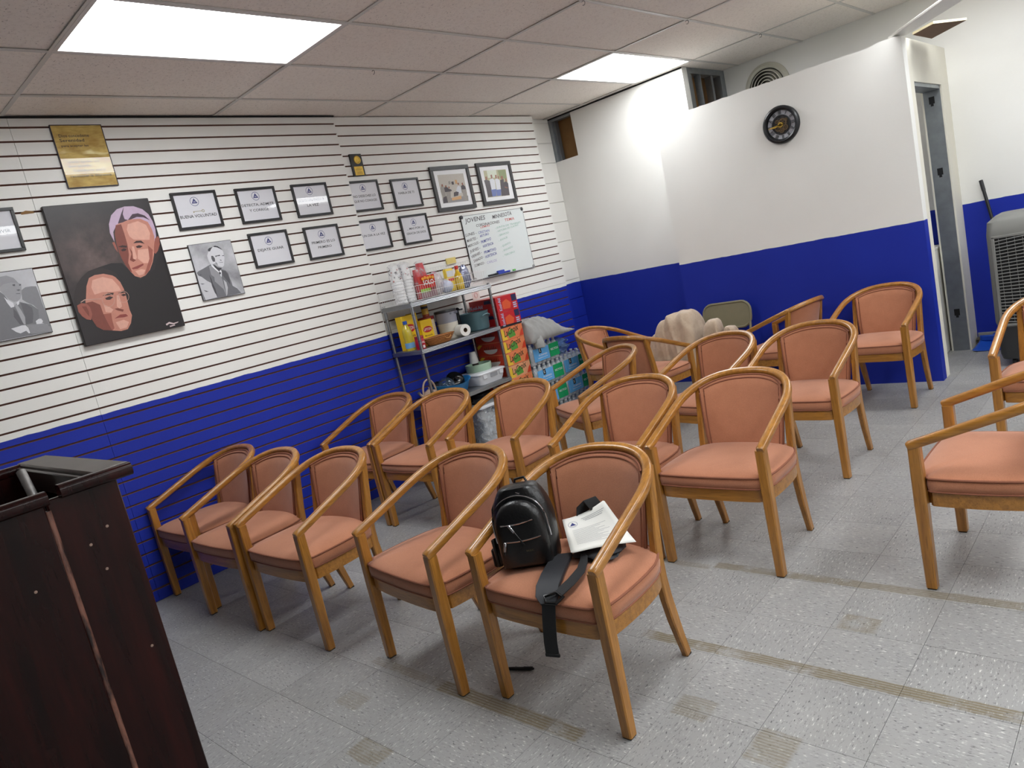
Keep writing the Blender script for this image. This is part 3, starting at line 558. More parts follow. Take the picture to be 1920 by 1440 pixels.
SIGNS = [('buena', .903, 2.285, 0., 'framed slogan BUENA VOLUNTAD with a small key, top left of the slogans', .055),
         ('detecta', 1.336, 2.280, 0., 'framed slogan DETECTA, ADMITE Y CORRIGE on the slatted wall', .06),
         ('solo', 1.768, 2.278, 0., 'framed slogan SOLO UN PASO A LA VEZ on the slatted wall', .065),
         ('dejate', 1.344, 1.976, 0., 'framed slogan DEJATE GUIAR right of the small grey portrait', .055),
         ('primero', 1.776, 1.970, 0., 'framed slogan PRIMERO ES LO PRIMERO on the slatted wall', .055),
         ('nodes', 2.264, 2.272, -.02, 'framed slogan NO DESECHES LO QUE NO CONOCES beside the panel seam', .06),
         ('habla', 2.688, 2.262, -.02, 'framed slogan HABLA DE TI left of the group photographs', .055),
         ('undia', 2.265, 1.969, -.02, 'framed slogan UN DIA A LA VEZ beside the panel seam', .055),
         ('maspor', 2.690, 1.966, -.02, 'framed slogan MAS POR LA GRACIA DE DIOS left of the whiteboard', .055),
         ('vivir', -.258, 2.277, 0., 'framed slogan ending in VIVIR, cut off by the left edge', .06)]
for key, yc, zc, xw, lab, lz in SIGNS:
    t = thing('framed_slogan', lab, 'picture frame', (xw, yc, zc), 0, 'black framed slogans'); w, h = .30, .236
    frame_parts(t, w, h, .0165, .016)
    G().box(.001, .007, -w / 2 + .016, w / 2 - .016, -h / 2 + .016, h / 2 - .016).build('print_sheet', PAPER, t, smooth=0)
    g = G(); emblem(g, (-.005 if key != 'vivir' else 0.), lz, .029, .0073, 1)
    for body, y0, z0, y1, z1, cap in TX[key]: text_into(g, body, (.0073, y0 / 1000, z0 / 1000), (0, 1, 0), (0, 0, 1), (y1 - y0) / 1000, cap / 1000 * .95, 0)
    if key == 'buena':
        g.mat(2); y, z = .0, -.008; g.box(.0073, .0075, y - .03, y + .03, z - .0015, z + .0015); g.box(.0073, .0075, y - .03, y - .024, z - .008, z)
        for k in range(10):
            a0, a1 = 2 * PI * k / 10, 2 * PI * (k + 1) / 10
            g.add([(.0074, y + .036 + r * math.cos(a), z + r * math.sin(a)) for a, r in ((a0, .006), (a1, .006), (a1, .0095), (a0, .0095))], [(0, 1, 2, 3)])
    g.build('lettering', [INK, INKB, M('key_olive', (150, 140, 96), .6)], t, smooth=0, fix=False)
    G().poly([(.0105, -w / 2 + .0155, -h / 2 + .0155), (.0105, w / 2 - .0155, -h / 2 + .0155), (.0105, w / 2 - .0155, h / 2 - .0155), (.0105, -w / 2 + .0155, h / 2 - .0155)]).build('glass_pane', PGLASS, t, smooth=0, fix=False)
# golden prayer plaque
def gold_mat():
    t = NT('gold_satin_print'); oc = t.oc; n = t.noise(t.mapping(oc, (1, 5, 14)), 1.6, 4, .6)
    w = t.noise(t.mapping(oc, (1, 7, 26), (0, 3, 1)), 1., 2)
    c = t.mix(t.ramp(n, .35, .65), lin((172, 134, 40)), lin((216, 186, 98))); c = t.mix(t.ramp(w, .60, .72), c, lin((240, 226, 164)))
    e = t.n('ShaderNodeSeparateXYZ'); t.l(oc, e.inputs[0])
    t.col(c); t.b.inputs['Roughness'].default_value = .5; return t.m
t = thing('prayer_plaque', 'gold framed prayer plaque in blackletter near the ceiling', 'plaque', (0, .332, 2.651))
w, h = .278, .357; frame_parts(t, w, h, .005, .014, M('plaque_edge', (52, 46, 58), .4))
G().box(.001, .0125, -w / 2 + .005, w / 2 - .005, -h / 2 + .005, h / 2 - .005).build('gold_print', gold_mat(), t, smooth=0)
g = G()
for body, y0, z0, y1, z1, cap in TX['serenity']: text_into(g, body, (.0127, y0 / 1000, z0 / 1000), (0, 1, 0), (0, 0, 1), (y1 - y0) / 1000, cap / 1000, 0)
g.build('lettering', [M('plaque_ink', (34, 32, 26), .5)], t, smooth=0, fix=False)
G().poly([(.0134, -w / 2 + .005, -h / 2 + .005), (.0134, w / 2 - .005, -h / 2 + .005), (.0134, w / 2 - .005, h / 2 - .005), (.0134, -w / 2 + .005, h / 2 - .005)]).build('glass_pane', PGLASS, t, smooth=0, fix=False)
# flat prints made of many coloured shapes
def flat_print(root, name, data, mats, x0, extra=None, hw=9., hh=9.):
    keys = list(dict.fromkeys(k for k, _ in data)); g = G()
    for i, (k, pts) in enumerate(data):
        g.mat(keys.index(k)); pp = [(x0 + .00009 * i, max(-hw, min(hw, y / 1000)), max(-hh, min(hh, z / 1000))) for y, z in pts]
        ar = sum(pp[a][1] * pp[(a + 1) % len(pp)][2] - pp[(a + 1) % len(pp)][1] * pp[a][2] for a in range(len(pp)))
        g.poly(pp if ar > 0 else pp[::-1])
    if extra: extra(g, len(keys), x0 + .00009 * (len(data) + 1))
    return g.build(name, [mats[k] for k in keys] + ([mats['_extra']] if extra else []), root, smooth=0, fix=False)
PC = dict(head_dark=(22, 15, 18), hair_silver=(190, 166, 190), skin_mid=(192, 128, 110), skin_red=(152, 84, 70), skin_dark=(124, 62, 50), skin_light=(216, 162, 144), hair_streak=(58, 36, 52), brow=(52, 26, 24), lip=(140, 62, 56), hair_dark=(36, 24, 24), glasses=(190, 150, 136), signature=(206, 186, 188))
pm = {k: M('paint_' + k, v, .38, var=.12, vs=45) for k, v in PC.items()}; pm['_extra'] = pm['glasses']
def canvas_mat():
    t = NT('smoky_dark_canvas'); oc = t.oc
    d = t.n('ShaderNodeVectorMath', operation='DISTANCE'); t.l(t.mapping(oc, (1, 1, 1)), d.inputs[0]); d.inputs[1].default_value = (.03, -.10, .08)
    f = t.math('MULTIPLY', t.ramp(d.outputs['Value'], .30, .02), t.ramp(t.noise(oc, 9, 5, .6), .25, .75))
    c = t.mix(f, lin((30, 22, 25)), lin((112, 92, 88))); t.col(c); t.b.inputs['Roughness'].default_value = .35; t.bump(t.noise(oc, 300, 2), .0004); return t.m
t = thing('canvas_painting', 'large dark canvas painting of two heads, one silver-haired and one in glasses', 'painting', (0, .316, 1.982))
w, h = .583, .80
G().box(.001, .03, -w / 2, w / 2, -h / 2, h / 2).build('canvas', [canvas_mat()], t, bevel=.003)
def lens(g, mi, x):
    g.mat(mi)
    for ring in GLASS_C:
        cy = sum(p[0] for p in ring) / len(ring); cz = sum(p[1] for p in ring) / len(ring); n = len(ring)
        g.add([(x, y / 1000, z / 1000) for y, z in ring] + [(x, (cy + (y - cy) * .93) / 1000, (cz + (z - cz) * .93) / 1000) for y, z in ring], [(i, (i + 1) % n, n + (i + 1) % n, n + i) for i in range(n)])
flat_print(t, 'painted_heads', PAINTING, pm, .0302, lens, .289, .397)
gm = {'g%02d' % k: M('grey_print_%02d' % k, (int(k * 2.45),) * 2 + (min(255, int(k * 2.45) + 5),), .22, var=.06, vs=60) for k in (15, 20, 25, 30, 35, 40, 42, 45, 50, 55, 58, 60, 65, 70, 75, 80, 85, 90, 92, 95)}
def grey_bg(name, a, b, cy, cz):
    t = NT(name); oc = t.oc; f = t.ramp(t.noise(oc, 5, 4, .6), .3, .7); t.col(t.mix(f, lin((a, a, a + 4)), lin((b, b, b + 6)))); t.b.inputs['Roughness'].default_value = .15; return t.m
EDGE = M('print_edge_dark', (50, 50, 52), .5)
for nm, lab, yc, zc, data, bg in (('portrait_print', 'small black and white portrait of a man in a suit and glasses', .918, 1.891, BW_MAN, ('grey_studio', 128, 206)),
                                  ('portrait_print', 'pale grey portrait of a seated man with crossed arms, cut off by the left edge', -.255, 1.879, BW_SEATED, ('pale_garden', 176, 208))):
    t = thing(nm, lab, 'portrait', (0, yc, zc), 0, 'black and white portraits'); w, h = .292, .362
    G().box(.001, .0142, -w / 2, w / 2, -h / 2, h / 2).build('backing_board', EDGE, t, bevel=.001)
    G().box(.0142, .0148, -w / 2 + .003, w / 2 - .003, -h / 2 + .003, h / 2 - .003).build('print_ground', grey_bg(*bg, 0, 0), t, smooth=0)
    flat_print(t, 'printed_figure', data, gm, .01495, None, .143, .178)
PHC = dict(p_wall=(196, 190, 182), p_floor=(150, 148, 150), p_grey=(158, 152, 146), p_dark=(84, 78, 84), p_skin=(150, 104, 88), p_white=(214, 216, 222), p_orange=(212, 168, 122), p_green=(176, 170, 138), p_sky=(208, 214, 196), p_leaf=(140, 150, 110), p_blue=(108, 122, 176))
phm = {k: M('photo_' + k, v, .2, var=.1, vs=80) for k, v in PHC.items()}
FRG = M('charcoal_frame', (58, 58, 60), .45)
for lab, yc, zc, data in (('wide framed group photograph taken in front of a slatted wall', 3.218, 2.263, PHOTO_A), ('wide framed group photograph taken outdoors under trees', 3.787, 2.268, PHOTO_B)):
    t = thing('framed_photograph', lab, 'picture frame', (-.02, yc, zc), 0, 'framed group photographs'); w, h = .466, .383
    frame_parts(t, w, h, .034, .022, FRG)
    G().box(.001, .012, -w / 2 + .03, w / 2 - .03, -h / 2 + .03, h / 2 - .03).build('mat_board', M('white_mat_board', (236, 236, 238), .6), t, smooth=0)
    flat_print(t, 'photo_print', data, phm, .0122)
# award plaque
t = thing('award_plaque', 'small black award plaque with a gold medallion, top of the panel seam', 'plaque', (-.02, 2.258, 2.509))
GOLD = M('brushed_gold', (206, 170, 76), .35, .6, var=.15, vs=60)
G().box(.001, .016, -.056, .056, -.084, .084).build('board', M('plaque_black', (26, 24, 26), .3), t, bevel=.002)
G().lathe([(.001, .0), (.031, 0), (.031, .003), (.026, .004), (.024, .0025), (.012, .0025), (.001, .004)], 28, (.016, .006, .038), (1, 0, 0)).build('medallion', GOLD, t)
G().box(.016, .0168, -.040, .042, -.078, -.012).build('engraved_plate', GOLD, t, smooth=0)
g = G()
for z, a, b in ((-.026, -.02, .02), (-.035, -.03, .033), (-.043, -.027, .02), (-.055, -.026, .026), (-.062, -.02, .03), (-.07, -.03, .03)): g.box(.0168, .017, a, b, z, z + .003)
g.build('engraving', M('engraved_line', (120, 92, 36), .6), t, smooth=0)
# ---------------------------------------------------------------- whiteboard
t = thing('whiteboard', 'whiteboard headed JOVENES MINNESOTA with a hand-written weekly list', 'whiteboard', (-.02, 3.643, 1.727)); w, h = .84, .578
G().box(.001, .012, -w / 2, w / 2, -h / 2, h / 2).build('board', M('whiteboard_enamel', (226, 232, 232), .18), t, smooth=0)
AL = M('aluminium_trim', (176, 178, 180), .35, .8)
for n, b in (('trim_edge', (-w / 2, w / 2, h / 2 - .006, h / 2)), ('trim_edge', (-w / 2, w / 2, -h / 2, -h / 2 + .006)), ('trim_edge', (-w / 2, -w / 2 + .006, -h / 2 + .006, h / 2 - .006)), ('trim_edge', (w / 2 - .006, w / 2, -h / 2 + .006, h / 2 - .006))): G().box(0, .014, *b).build(n, AL, t, bevel=.001)
for sy in (-1, 1):
    for sz in (-1, 1): G().lathe([(.004, 0), (.017, 0), (.017, .016), (.012, .019), (.003, .019)], 12, (.0, sy * (w / 2 - .012), sz * (h / 2 - .012)), (1, 0, 0)).build('corner_cap', M('cap_grey', (70, 70, 74) if sz > 0 else (150, 150, 150), .5) if sz < 0 else M('cap_dark', (58, 58, 62), .5), t)
WC = ['k', 'b', 'b2', 'r', 'g', 'v']; wm = [M('marker_' + k, c, .6) for k, c in (('k', (84, 80, 84)), ('b', (52, 58, 150)), ('b2', (110, 122, 178)), ('r', (206, 110, 104)), ('g', (150, 186, 172)), ('v', (178, 172, 206)))]
for cc, body, y0, z0, y1, z1, cap in WB:
    d = Vector((0, y1 - y0, z1 - z0)); L = d.length / 1000; d.normalize(); u = Vector((0, -d.z, d.y)); g = G()
    text_into(g, body, (.0125, y0 / 1000, z0 / 1000), d, u, L, cap / 1000, 0, .15)
    g.build('handwritten_line', wm[WC.index(cc)], t, smooth=0, fix=False)
G().box(.012, .05, -.30, .16, -h / 2 + .004, -h / 2 + .008).build('marker_tray', AL, t, smooth=0)
for k, (y, ln, c, nm) in enumerate(((-.19, .13, (30, 30, 34), 'black'), (-.02, .12, (44, 60, 168), 'blue'), (.10, .035, (104, 190, 90), 'green'))):
    o = G().lathe([(.002, 0), (.0085, .002), (.0085, ln * .7), (.0095, ln * .7), (.0095, ln - .004), (.006, ln)], 10, (0, 0, 0), (0, 1, 0)).build('marker', M('marker_barrel_' + nm, c, .4), None, (.012, 3.643 + y - ln / 2, 1.727 - h / 2 + .018))
    tag(o, '%s dry-erase marker on the whiteboard tray' % nm, 'marker', 'whiteboard markers')
tag(G().box(-.012, .012, -.045, .045, 0, .035).build('eraser', M('blue_felt', (58, 74, 170), .9, var=.2, vs=60), None, (.009, 3.643 + .048 - .13, 1.727 - h / 2 + .009), bevel=.004), 'blue felt eraser on the whiteboard tray', 'eraser')
# loose papers on the wall
tag(G().box(.0005, .012, -.056, .056, -.028, .028).build('note_pad', M('yellow_note_paper', (222, 202, 126), .8, var=.08, vs=40), None, (-.02, 3.0, 1.652), (0, 0, 0), bevel=.002), 'yellow note pad stuck on the slatted wall above the wire basket', 'note pad')
t = thing('paper_note', 'pale note with pink scribble behind the shelf post', 'note', (-.02, 3.207, 1.322))
G().box(.0005, .0015, -.045, .045, -.052, .052).build('sheet', M('pale_note', (228, 216, 210), .8), t, smooth=0)
g = G(); g.tube([(.002, .025 * math.cos(k * .7) * (1 - k * .02), -.01 + .03 * math.sin(k * .7) * (1 - k * .02)) for k in range(26)], .0009, 4, up=(1, 0, 0)); g.build('scribble', M('pink_ink', (214, 140, 136), .7), t)
# ---------------------------------------------------------------- clock on the partition (local: -y out of the wall)
t = thing('wall_clock', 'round black wall clock with open gears and gold hands on the partition', 'clock', (2.379, YP, 2.102))
CB = M('clock_black_metal', (36, 37, 40), .32, .3); R = .142
G().lathe([(R - .03, .002), (R, .002), (R + .001, .02), (R - .006, .034), (R - .018, .040), (R - .028, .034), (R - .030, .012)], 48, (0, 0, 0), (0, -1, 0), caps=False).build('rim', CB, t)
G().lathe([(.001, .003), (R - .029, .003), (R - .029, .006), (.001, .006)], 40, (0, 0, 0), (0, -1, 0)).build('dial', M('clock_dial_grey', (196, 198, 206), .6), t)
def ring_flat(g, r0, r1, y, y2, n=40, cx=0., cz=0.):
    a = [2 * PI * k / n for k in range(n)]
    g.rings([[(cx + r * math.cos(q), yy, cz + r * math.sin(q)) for q in a] for r, yy in ((r0, y), (r1, y), (r1, y2), (r0, y2))], caps=False, closed=True)
g = G(); ring_flat(g, .066, .074, -.008, -.013); ring_flat(g, R - .036, R - .029, -.008, -.012)
g.build('chapter_ring', CB, t)
g = G()
for k in range(12):
    a = PI / 2 - 2 * PI * k / 12; c, s = math.cos(a), math.sin(a); n = (3, 1, 2, 3, 2, 2, 2, 3, 4, 2, 2, 3)[k]
    for j in range(n):
        off = (j - (n - 1) / 2) * .0085; m = Matrix(((c, 0, -s), (0, 1, 0), (s, 0, c)))
        tilt = Matrix.Rotation((.35 if (k in (4, 5, 9, 10) and j % 2) else 0.), 3, 'Y')
        g.cbox(m @ Vector((.0915, -.010, off)), (.026, .003, .003), m @ tilt)
g.build('numerals', CB, t, smooth=0)
G().lathe([(.001, .0062), (.066, .0062), (.066, .0075), (.001, .0075)], 32, (0, 0, 0), (0, -1, 0)).build('centre_disc', M('clock_centre_dark', (40, 38, 38), .6), t)
GEAR = M('dark_bronze', (112, 92, 68), .4, .5)
def gear(r, cx, cz, y, teeth, mat, name='gear'):
    g = G(); n = teeth * 4; o = []
    for k in range(n):
        a = 2 * PI * k / n; rr = r if k % 4 in (0, 1) else r * .86; o.append((cx + rr * math.cos(a), cz + rr * math.sin(a)))
    i = [(cx + r * .62 * math.cos(2 * PI * k / n), cz + r * .62 * math.sin(2 * PI * k / n)) for k in range(n)]
    g.rings([[(x, y, z) for x, z in o], [(x, y - .003, z) for x, z in o], [(x, y - .003, z) for x, z in i], [(x, y, z) for x, z in i]], caps=False, closed=True)
    for k in range(3):
        a = PI * k / 3 + .3; g.cbox((cx, y - .0015, cz), (r * 1.3, .002, r * .16), Matrix.Rotation(a, 3, 'Y'))
    g.build(name, mat, t, smooth=0)
for r, cx, cz, n in ((.034, .012, .014, 16), (.026, -.028, -.02, 14), (.022, .03, -.026, 12), (.016, -.03, .028, 10), (.013, .04, .03, 10), (.02, -.002, -.042, 12)): gear(r, cx, cz, -.008 - random.random() * .004, n, GEAR)
gear(.021, -.004, .0, -.018, 12, GOLD, 'gold_gear')
for a, L, wd in ((math.radians(186), .104, .0085), (math.radians(192), .066, .010)):
    m = Matrix.Rotation(-a, 3, 'Y'); g = G(); g.prism([tuple(m @ Vector(p)) for p in ((-.022, -.024, -.002), (0, -.024, -wd / 2), (L * .75, -.024, -wd / 2), (L, -.024, 0), (L * .75, -.024, wd / 2), (0, -.024, wd / 2), (-.022, -.024, .002))], (0, -.002, 0)); g.build('hand', GOLD, t, smooth=0)
# ---------------------------------------------------------------- round vent on the far wall
t = thing('round_vent', 'round cream ceiling-style air diffuser on the wall behind the partition', 'vent', (1.82, YF, 2.60)); VM = M('vent_cream', (206, 204, 190), .45, var=.05, vs=8)
G().lathe([(.19, .001), (.215, .001), (.212, .012), (.185, .03), (.165, .02), (.165, .005)], 44, (0, 0, 0), (0, -1, 0), caps=False).build('flange', VM, t)
for k, r in enumerate((.155, .128, .10, .072, .045)): G().lathe([(r - .004, .004), (r, .004), (r - .012, .045 - k * .003), (r - .018, .045 - k * .003)], 40, (0, 0, 0), (0, -1, 0), caps=False).build('vane_ring', VM, t)
G().lathe([(.001, .001), (.17, .001), (.17, .003), (.001, .003)], 30, (0, 0, 0), (0, -1, 0)).build('dark_throat', M('vent_throat', (70, 68, 62), .9), t)
# ---------------------------------------------------------------- boards lying on top of the partition
tag(G().prism([(3.165, 4.567, 2.455), (3.266, 4.64, 2.455), (3.74, 4.22, 2.49), (3.67, 3.99, 2.49)], (0, 0, .018)).build('white_trim_board', WHITE_TRIM, bevel=.003), 'long white board lying on top of the partition, running out at the top edge', 'board')
t = thing('chipboard_offcut', 'brown chipboard offcut jutting out from the top of the partition', 'board', (3.30, 4.80, 2.452))
P4 = [(-.013, -.102), (.151, -.261), (.287, .053), (.006, .352)]
g = G(); g.prism([(x, y, 0) for x, y in P4], (0, 0, .016)); g.mi = [0, 1, 1, 1, 1, 1]; g.build('panel', [CHIP, CREAM], t, smooth=0)
# ---------------------------------------------------------------- metal shelf rack
SX0, SX1, SY0, SY1 = .012, .372, 2.135, 3.022
CHR = M('chrome_grey', (150, 152, 154), .3, .85, var=.1, vs=30); SHELF = M('shelf_grey_steel', (136, 138, 140), .35, .6)
t = thing('shelf_rack', 'grey metal shelf rack with round posts against the slatted wall', 'shelf', (0, 0, 0))
for x in (SX0 + .014, SX1 - .014):
    for y in (SY0 + .014, SY1 - .014):
        p = G().tube([(x, y, 0), (x, y, 1.405)], .0125, 12).build('post', CHR, t)
        g = G()
        for z in [k * .1016 + .08 for k in range(13)]: g.lathe([(.0128, 0), (.0135, .001), (.0135, .003), (.0128, .004)], 12, (x, y, z), caps=False)
        g.build('post_rings', M('ring_groove', (96, 98, 100), .4, .6), p)
SHZ = (1.392, 1.032, .590, .110)
for z in SHZ:
    g = G(); g.box(SX0, SX1, SY0, SY1, z - .002, z)
    sh = g.build('shelf_board', SHELF, t, smooth=0)
    g = G()
    for x in (SX0, SX1 - .006): g.box(x, x + .006, SY0, SY1, z - .034, z - .002)
    for y in (SY0, SY1 - .006): g.box(SX0 + .006, SX1 - .006, y, y + .006, z - .034, z - .002)
    for k in range(3):
        zz = z - .007 - k * .010; g.tube([(SX1 + .001, SY0, zz), (SX1 + .001, SY1, zz)], .0032, 6); g.tube([(SX0, SY0 - .001, zz), (SX1, SY0 - .001, zz)], .0032, 6)
    g.build('shelf_rim', CHR, sh, smooth=40)
def put(name, label, cat, x, y, z, rz=0., group=None): return thing(name, label, cat, (x, y, z), rz, group)
def wrap_mat(name, rgb, alpha=.25, rough=.12):
    if name in MATS: return MATS[name]
    t = NT(name); tr = t.n('ShaderNodeBsdfTransparent'); tr.inputs[0].default_value = (.97, .97, .98, 1); mx = t.n('ShaderNodeMixShader')
    t.col(lin(rgb)); t.b.inputs['Roughness'].default_value = rough
    f = t.math('ADD', alpha, t.math('MULTIPLY', t.ramp(t.noise(t.oc, 26, 4, .6), .52, .7), .35))
    t.l(f, mx.inputs[0]); t.l(tr.outputs[0], mx.inputs[1]); t.l(t.b.outputs[0], mx.inputs[2]); t.l(mx.outputs[0], t.out.inputs[0])
    t.bump(t.noise(t.oc, 40, 3), .004); MATS[name] = t.m; return t.m
FILM = wrap_mat('clear_film', (240, 240, 242), .07)
def lumpy(g, c, r, nu=20, nv=12, amp=.12, seed=0, flat=None):
    rnd = random.Random(seed); ph = [(rnd.uniform(2, 7), rnd.uniform(2, 7), rnd.uniform(0, 6), rnd.uniform(.4, 1)) for _ in range(6)]
    def f(a, b):
        th = 2 * PI * a; v = PI * (b - .5) * .998
        k = 1 + amp * sum(w * math.sin(p * th + o + q * v * 2) * math.cos(v) for p, q, o, w in [(round(p), q, o, w) for p, q, o, w in ph]) / 2.4
        z = c[2] + r[2] * math.sin(v) * (1 + amp * .3 * math.sin(3 * th))
        if flat is not None: z = max(flat, z)
        return (c[0] + r[0] * k * math.cos(th) * math.cos(v), c[1] + r[1] * k * math.sin(th) * math.cos(v), z)
    g.grid(f, nu, nv, True); return g
# wire basket on the top shelf
t = put('wire_basket', 'long white wire basket along the top shelf', 'basket', 0, 0, SHZ[0]); WIRE = M('white_wire', (226, 226, 226), .35)
x0, x1, y0, y1 = .055, .355, 2.105, 3.01; g = G()
for zz, k in ((.006, 0.), (.06, 0.), (.118, 0.)):
    g.tube([(x0, y0, zz), (x1, y0, zz), (x1, y1, zz), (x0, y1, zz)], .0018, 5, closed=True)
g.build('rim_wires', WIRE, t); g = G(); n = 40
for k in range(n + 1):
    y = y0 + (y1 - y0) * k / n; g.tube([(x1, y, .004), (x1, y, .118)], .0011, 4); g.tube([(x0, y, .118), (x0, y, .006), (x1, y, .006)], .0011, 4)
for k in range(12):
    x = x0 + (x1 - x0) * k / 12
    for y in (y0, y1): g.tube([(x, y, .004), (x, y, .118)], .0011, 4)
g.build('upright_wires', WIRE, t); g = G()
for k in range(22):
    y = 2.66 + .62 * k / 21; g.tube([(.035, y, .02), (.02, y, .235)], .0011, 4)
for zz in (.02, .125, .235): g.tube([(.034 - zz * .06, 2.66, zz), (.034 - zz * .06, 3.28, zz)], .0018, 5)
g.build('back_grid', WIRE, t)
# bag of printed foam cups
TOPZ = SHZ[0] + .009
FOAM = M('white_foam', (238, 238, 236), .6, var=.02, vs=40)
def cups(name, label, y, x, mat, n, r=.042, h=.11, film=True, z=TOPZ, rim=None, step=.02, group=None, tilt=(0, 0), inv=False):
    t = put(name, label, 'cups', x, y, z, 0, group)
    me = G().lathe([(r * .7, 0), (r, h), (r * 1.04, h + .002), (r * 1.04, h + .006), (r * .95, h + .006), (r * .66, .004)] if not inv else [(r, 0), (r * 1.04, .002), (r * 1.04, .008), (r, .009), (r * .7, h), (r * .6, h + .001), (.001, h + .001)], 20, caps=True).mesh('cup', mat)
    for k in range(n): obj('cup', me, t, (tilt[0] * k, tilt[1] * k, step * k), (0, 0, 0))
    if film:
        H2 = step * (n - 1) + h; g = G()
        g.lathe([(r * 1.04, 0), (r * 1.14, .02), (r * 1.1, H2 * .4), (r * 1.16, H2 * .7), (r * 1.07, H2 + .006), (r * .7, H2 + .016), (r * .3, H2 + .022)], 14, caps=False); g.build('plastic_sleeve', FILM, t, smooth=80)
    return t
STAR = M('star_print', (58, 52, 66), .6); STARR = M('star_print_red', (170, 70, 66), .6)
def stars(t, r, z0, z1, n, seed):
    rnd = random.Random(seed); g = G()
    for k in range(n):
        a = rnd.uniform(-2.2, 1.2); z = rnd.uniform(z0, z1); s = rnd.uniform(.004, .009); rr = r + .0016; g.mat(k % 4 == 0 and 1 or 0)
        pts = []
        for q in range(10):
            w = s if q % 2 == 0 else s * .42; an = PI / 2 + q * PI / 5; da = w * math.cos(an) / rr; pts.append((rr * math.cos(a + da), rr * math.sin(a + da), z + w * math.sin(an)))
        g.poly(pts)
    g.build('star_print', [STAR, STARR], t, smooth=0, fix=False)
c1 = cups('cup_stack', 'stack of white foam cups with printed stars at the left of the wire basket', 2.165, .24, FOAM, 8, .046, .12, inv=True, step=.024); stars(c1, .047, .17, .265, 34, 3)
c2 = cups('cup_stack', 'second star-printed foam cup stack, right beside the first in the wire basket', 2.275, .22, FOAM, 8, .046, .12, inv=True, step=.024); stars(c2, .047, .20, .27, 20, 5)
REDC = M('red_plastic_cup', (196, 28, 40), .25)
cups('cup_stack', 'shorter stack of red party cups in a printed bag', 2.375, .24, REDC, 7, .040, .11, inv=True, step=.020)
r2 = cups('cup_stack', 'taller stack of red party cups behind the printed bag', 2.455, .20, REDC, 8, .042, .115, inv=True, step=.023)
t = put('cup_bag_label', 'red and green printed bag front reading SOLO around the red cups', 'bag', .29, 2.415, TOPZ)
def bagfront(a, b): return (.012 * math.sin(PI * a) + .004 * math.sin(9 * a + 5 * b), -.085 + .17 * a, .002 + .17 * b)
g = G(); g.grid(bagfront, 14, 12)
for i in range(len(g.f)):
    b = (i // 14) / 12; g.mi[i] = 1 if b < .18 else (2 if b < .40 and (i % 14) < 8 else (3 if b < .40 else 0))
g.build('printed_film', [M('bag_red', (190, 40, 30), .2), M('bag_grey', (150, 120, 124), .3), M('bag_lime', (140, 180, 50), .3), M('bag_plum', (120, 40, 40), .3)], t)
g = G(); text_into(g, 'SOLO', (.018, -.055, .10), (0, 1, 0), (0, 0, 1), .11, .036); g.build('lettering', M('bag_white', (240, 236, 230), .4), t, smooth=0, fix=False)
g = G()
for k in range(5): g.lathe([(.001, 0), (.014, .0), (.012, .004), (.001, .006)], 10, (.016, -.05 + k * .026, .148 + .006 * (k % 2)), (1, 0, 0))
g.build('printed_fruit', M('bag_orange', (226, 150, 40), .4), t)
# zip bag
o = lumpy(G(), (0, 0, .09), (.05, .065, .095), 22, 14, .22, 4, 0.).build('zip_bag', wrap_mat('zip_film', (236, 226, 228), .42), None, (.22, 2.568, TOPZ), smooth=80); tag(o, 'crumpled clear plastic bag with a pink zip in the wire basket', 'bag')
G().tube([(.02, -.03 + .06 * k / 10, .186 - .05 * (k / 10) ** 2) for k in range(11)], .003, 6).build('pink_zip', M('pink_zip', (222, 130, 168), .4), o)
o = lumpy(G(), (0, 0, .05), (.05, .06, .052), 18, 10, .2, 9, 0.).build('napkin_pack', M('pale_blue_pack', (196, 200, 220), .45, var=.12, vs=30), None, (.23, 2.66, TOPZ), smooth=80); tag(o, 'pale pack of napkins in the wire basket beside the zip bag', 'pack')
t = put('snack_pack', 'yellow printed snack pack in the wire basket', 'pack', .19, 2.748, TOPZ)
G().box(-.02, .02, -.045, .045, 0, .19).build('pouch', M('yellow_pouch', (236, 204, 70), .4, var=.12, vs=25), t, bevel=.012, seg=2)
G().box(.0205, .0212, -.036, .036, .12, .17).build('printed_patch', M('pouch_pale', (214, 214, 214), .5), t, smooth=0)
G().box(.0205, .0212, -.03, .03, .085, .112).build('printed_patch', M('pouch_red', (206, 70, 50), .5), t, smooth=0)
def bottle(name, label, x, y, z, prof, mat, cap_mat, cap, lab=None, labm=None, seg=18):
    t = put(name, label, 'bottle', x, y, z); G().lathe(prof, seg).build('body', mat, t, smooth=60)
    G().lathe(cap, seg).build('cap', cap_mat, t)
    if lab: G().lathe(lab, seg, caps=False).build('paper_label', labm, t)
    return t
OIL = M('yellow_oil', (214, 176, 40), .12, coat=.4)
bottle('oil_bottle', 'yellow cooking oil bottle with a red cap in the wire basket', .21, 2.832, TOPZ, [(.001, 0), (.034, 0), (.036, .006), (.036, .10), (.030, .125), (.016, .15), (.013, .172)], OIL, M('red_cap', (204, 50, 40), .35), [(.0165, .168), (.0165, .198), (.001, .199)], [(.0365, .03), (.0365, .09)], M('oil_label', (222, 190, 60), .5, var=.2, vs=40))
o = lumpy(G(), (0, 0, .095), (.032, .07, .098), 24, 16, .2, 21, 0.).build('foil_bag', M('blue_silver_foil', (150, 154, 178), .18, .65, var=.35, vs=40, bump=.006, bs=30), None, (.18, 2.935, TOPZ), (0, 0, .2), smooth=70); tag(o, 'crinkled blue and silver foil bag at the right end of the wire basket', 'bag')
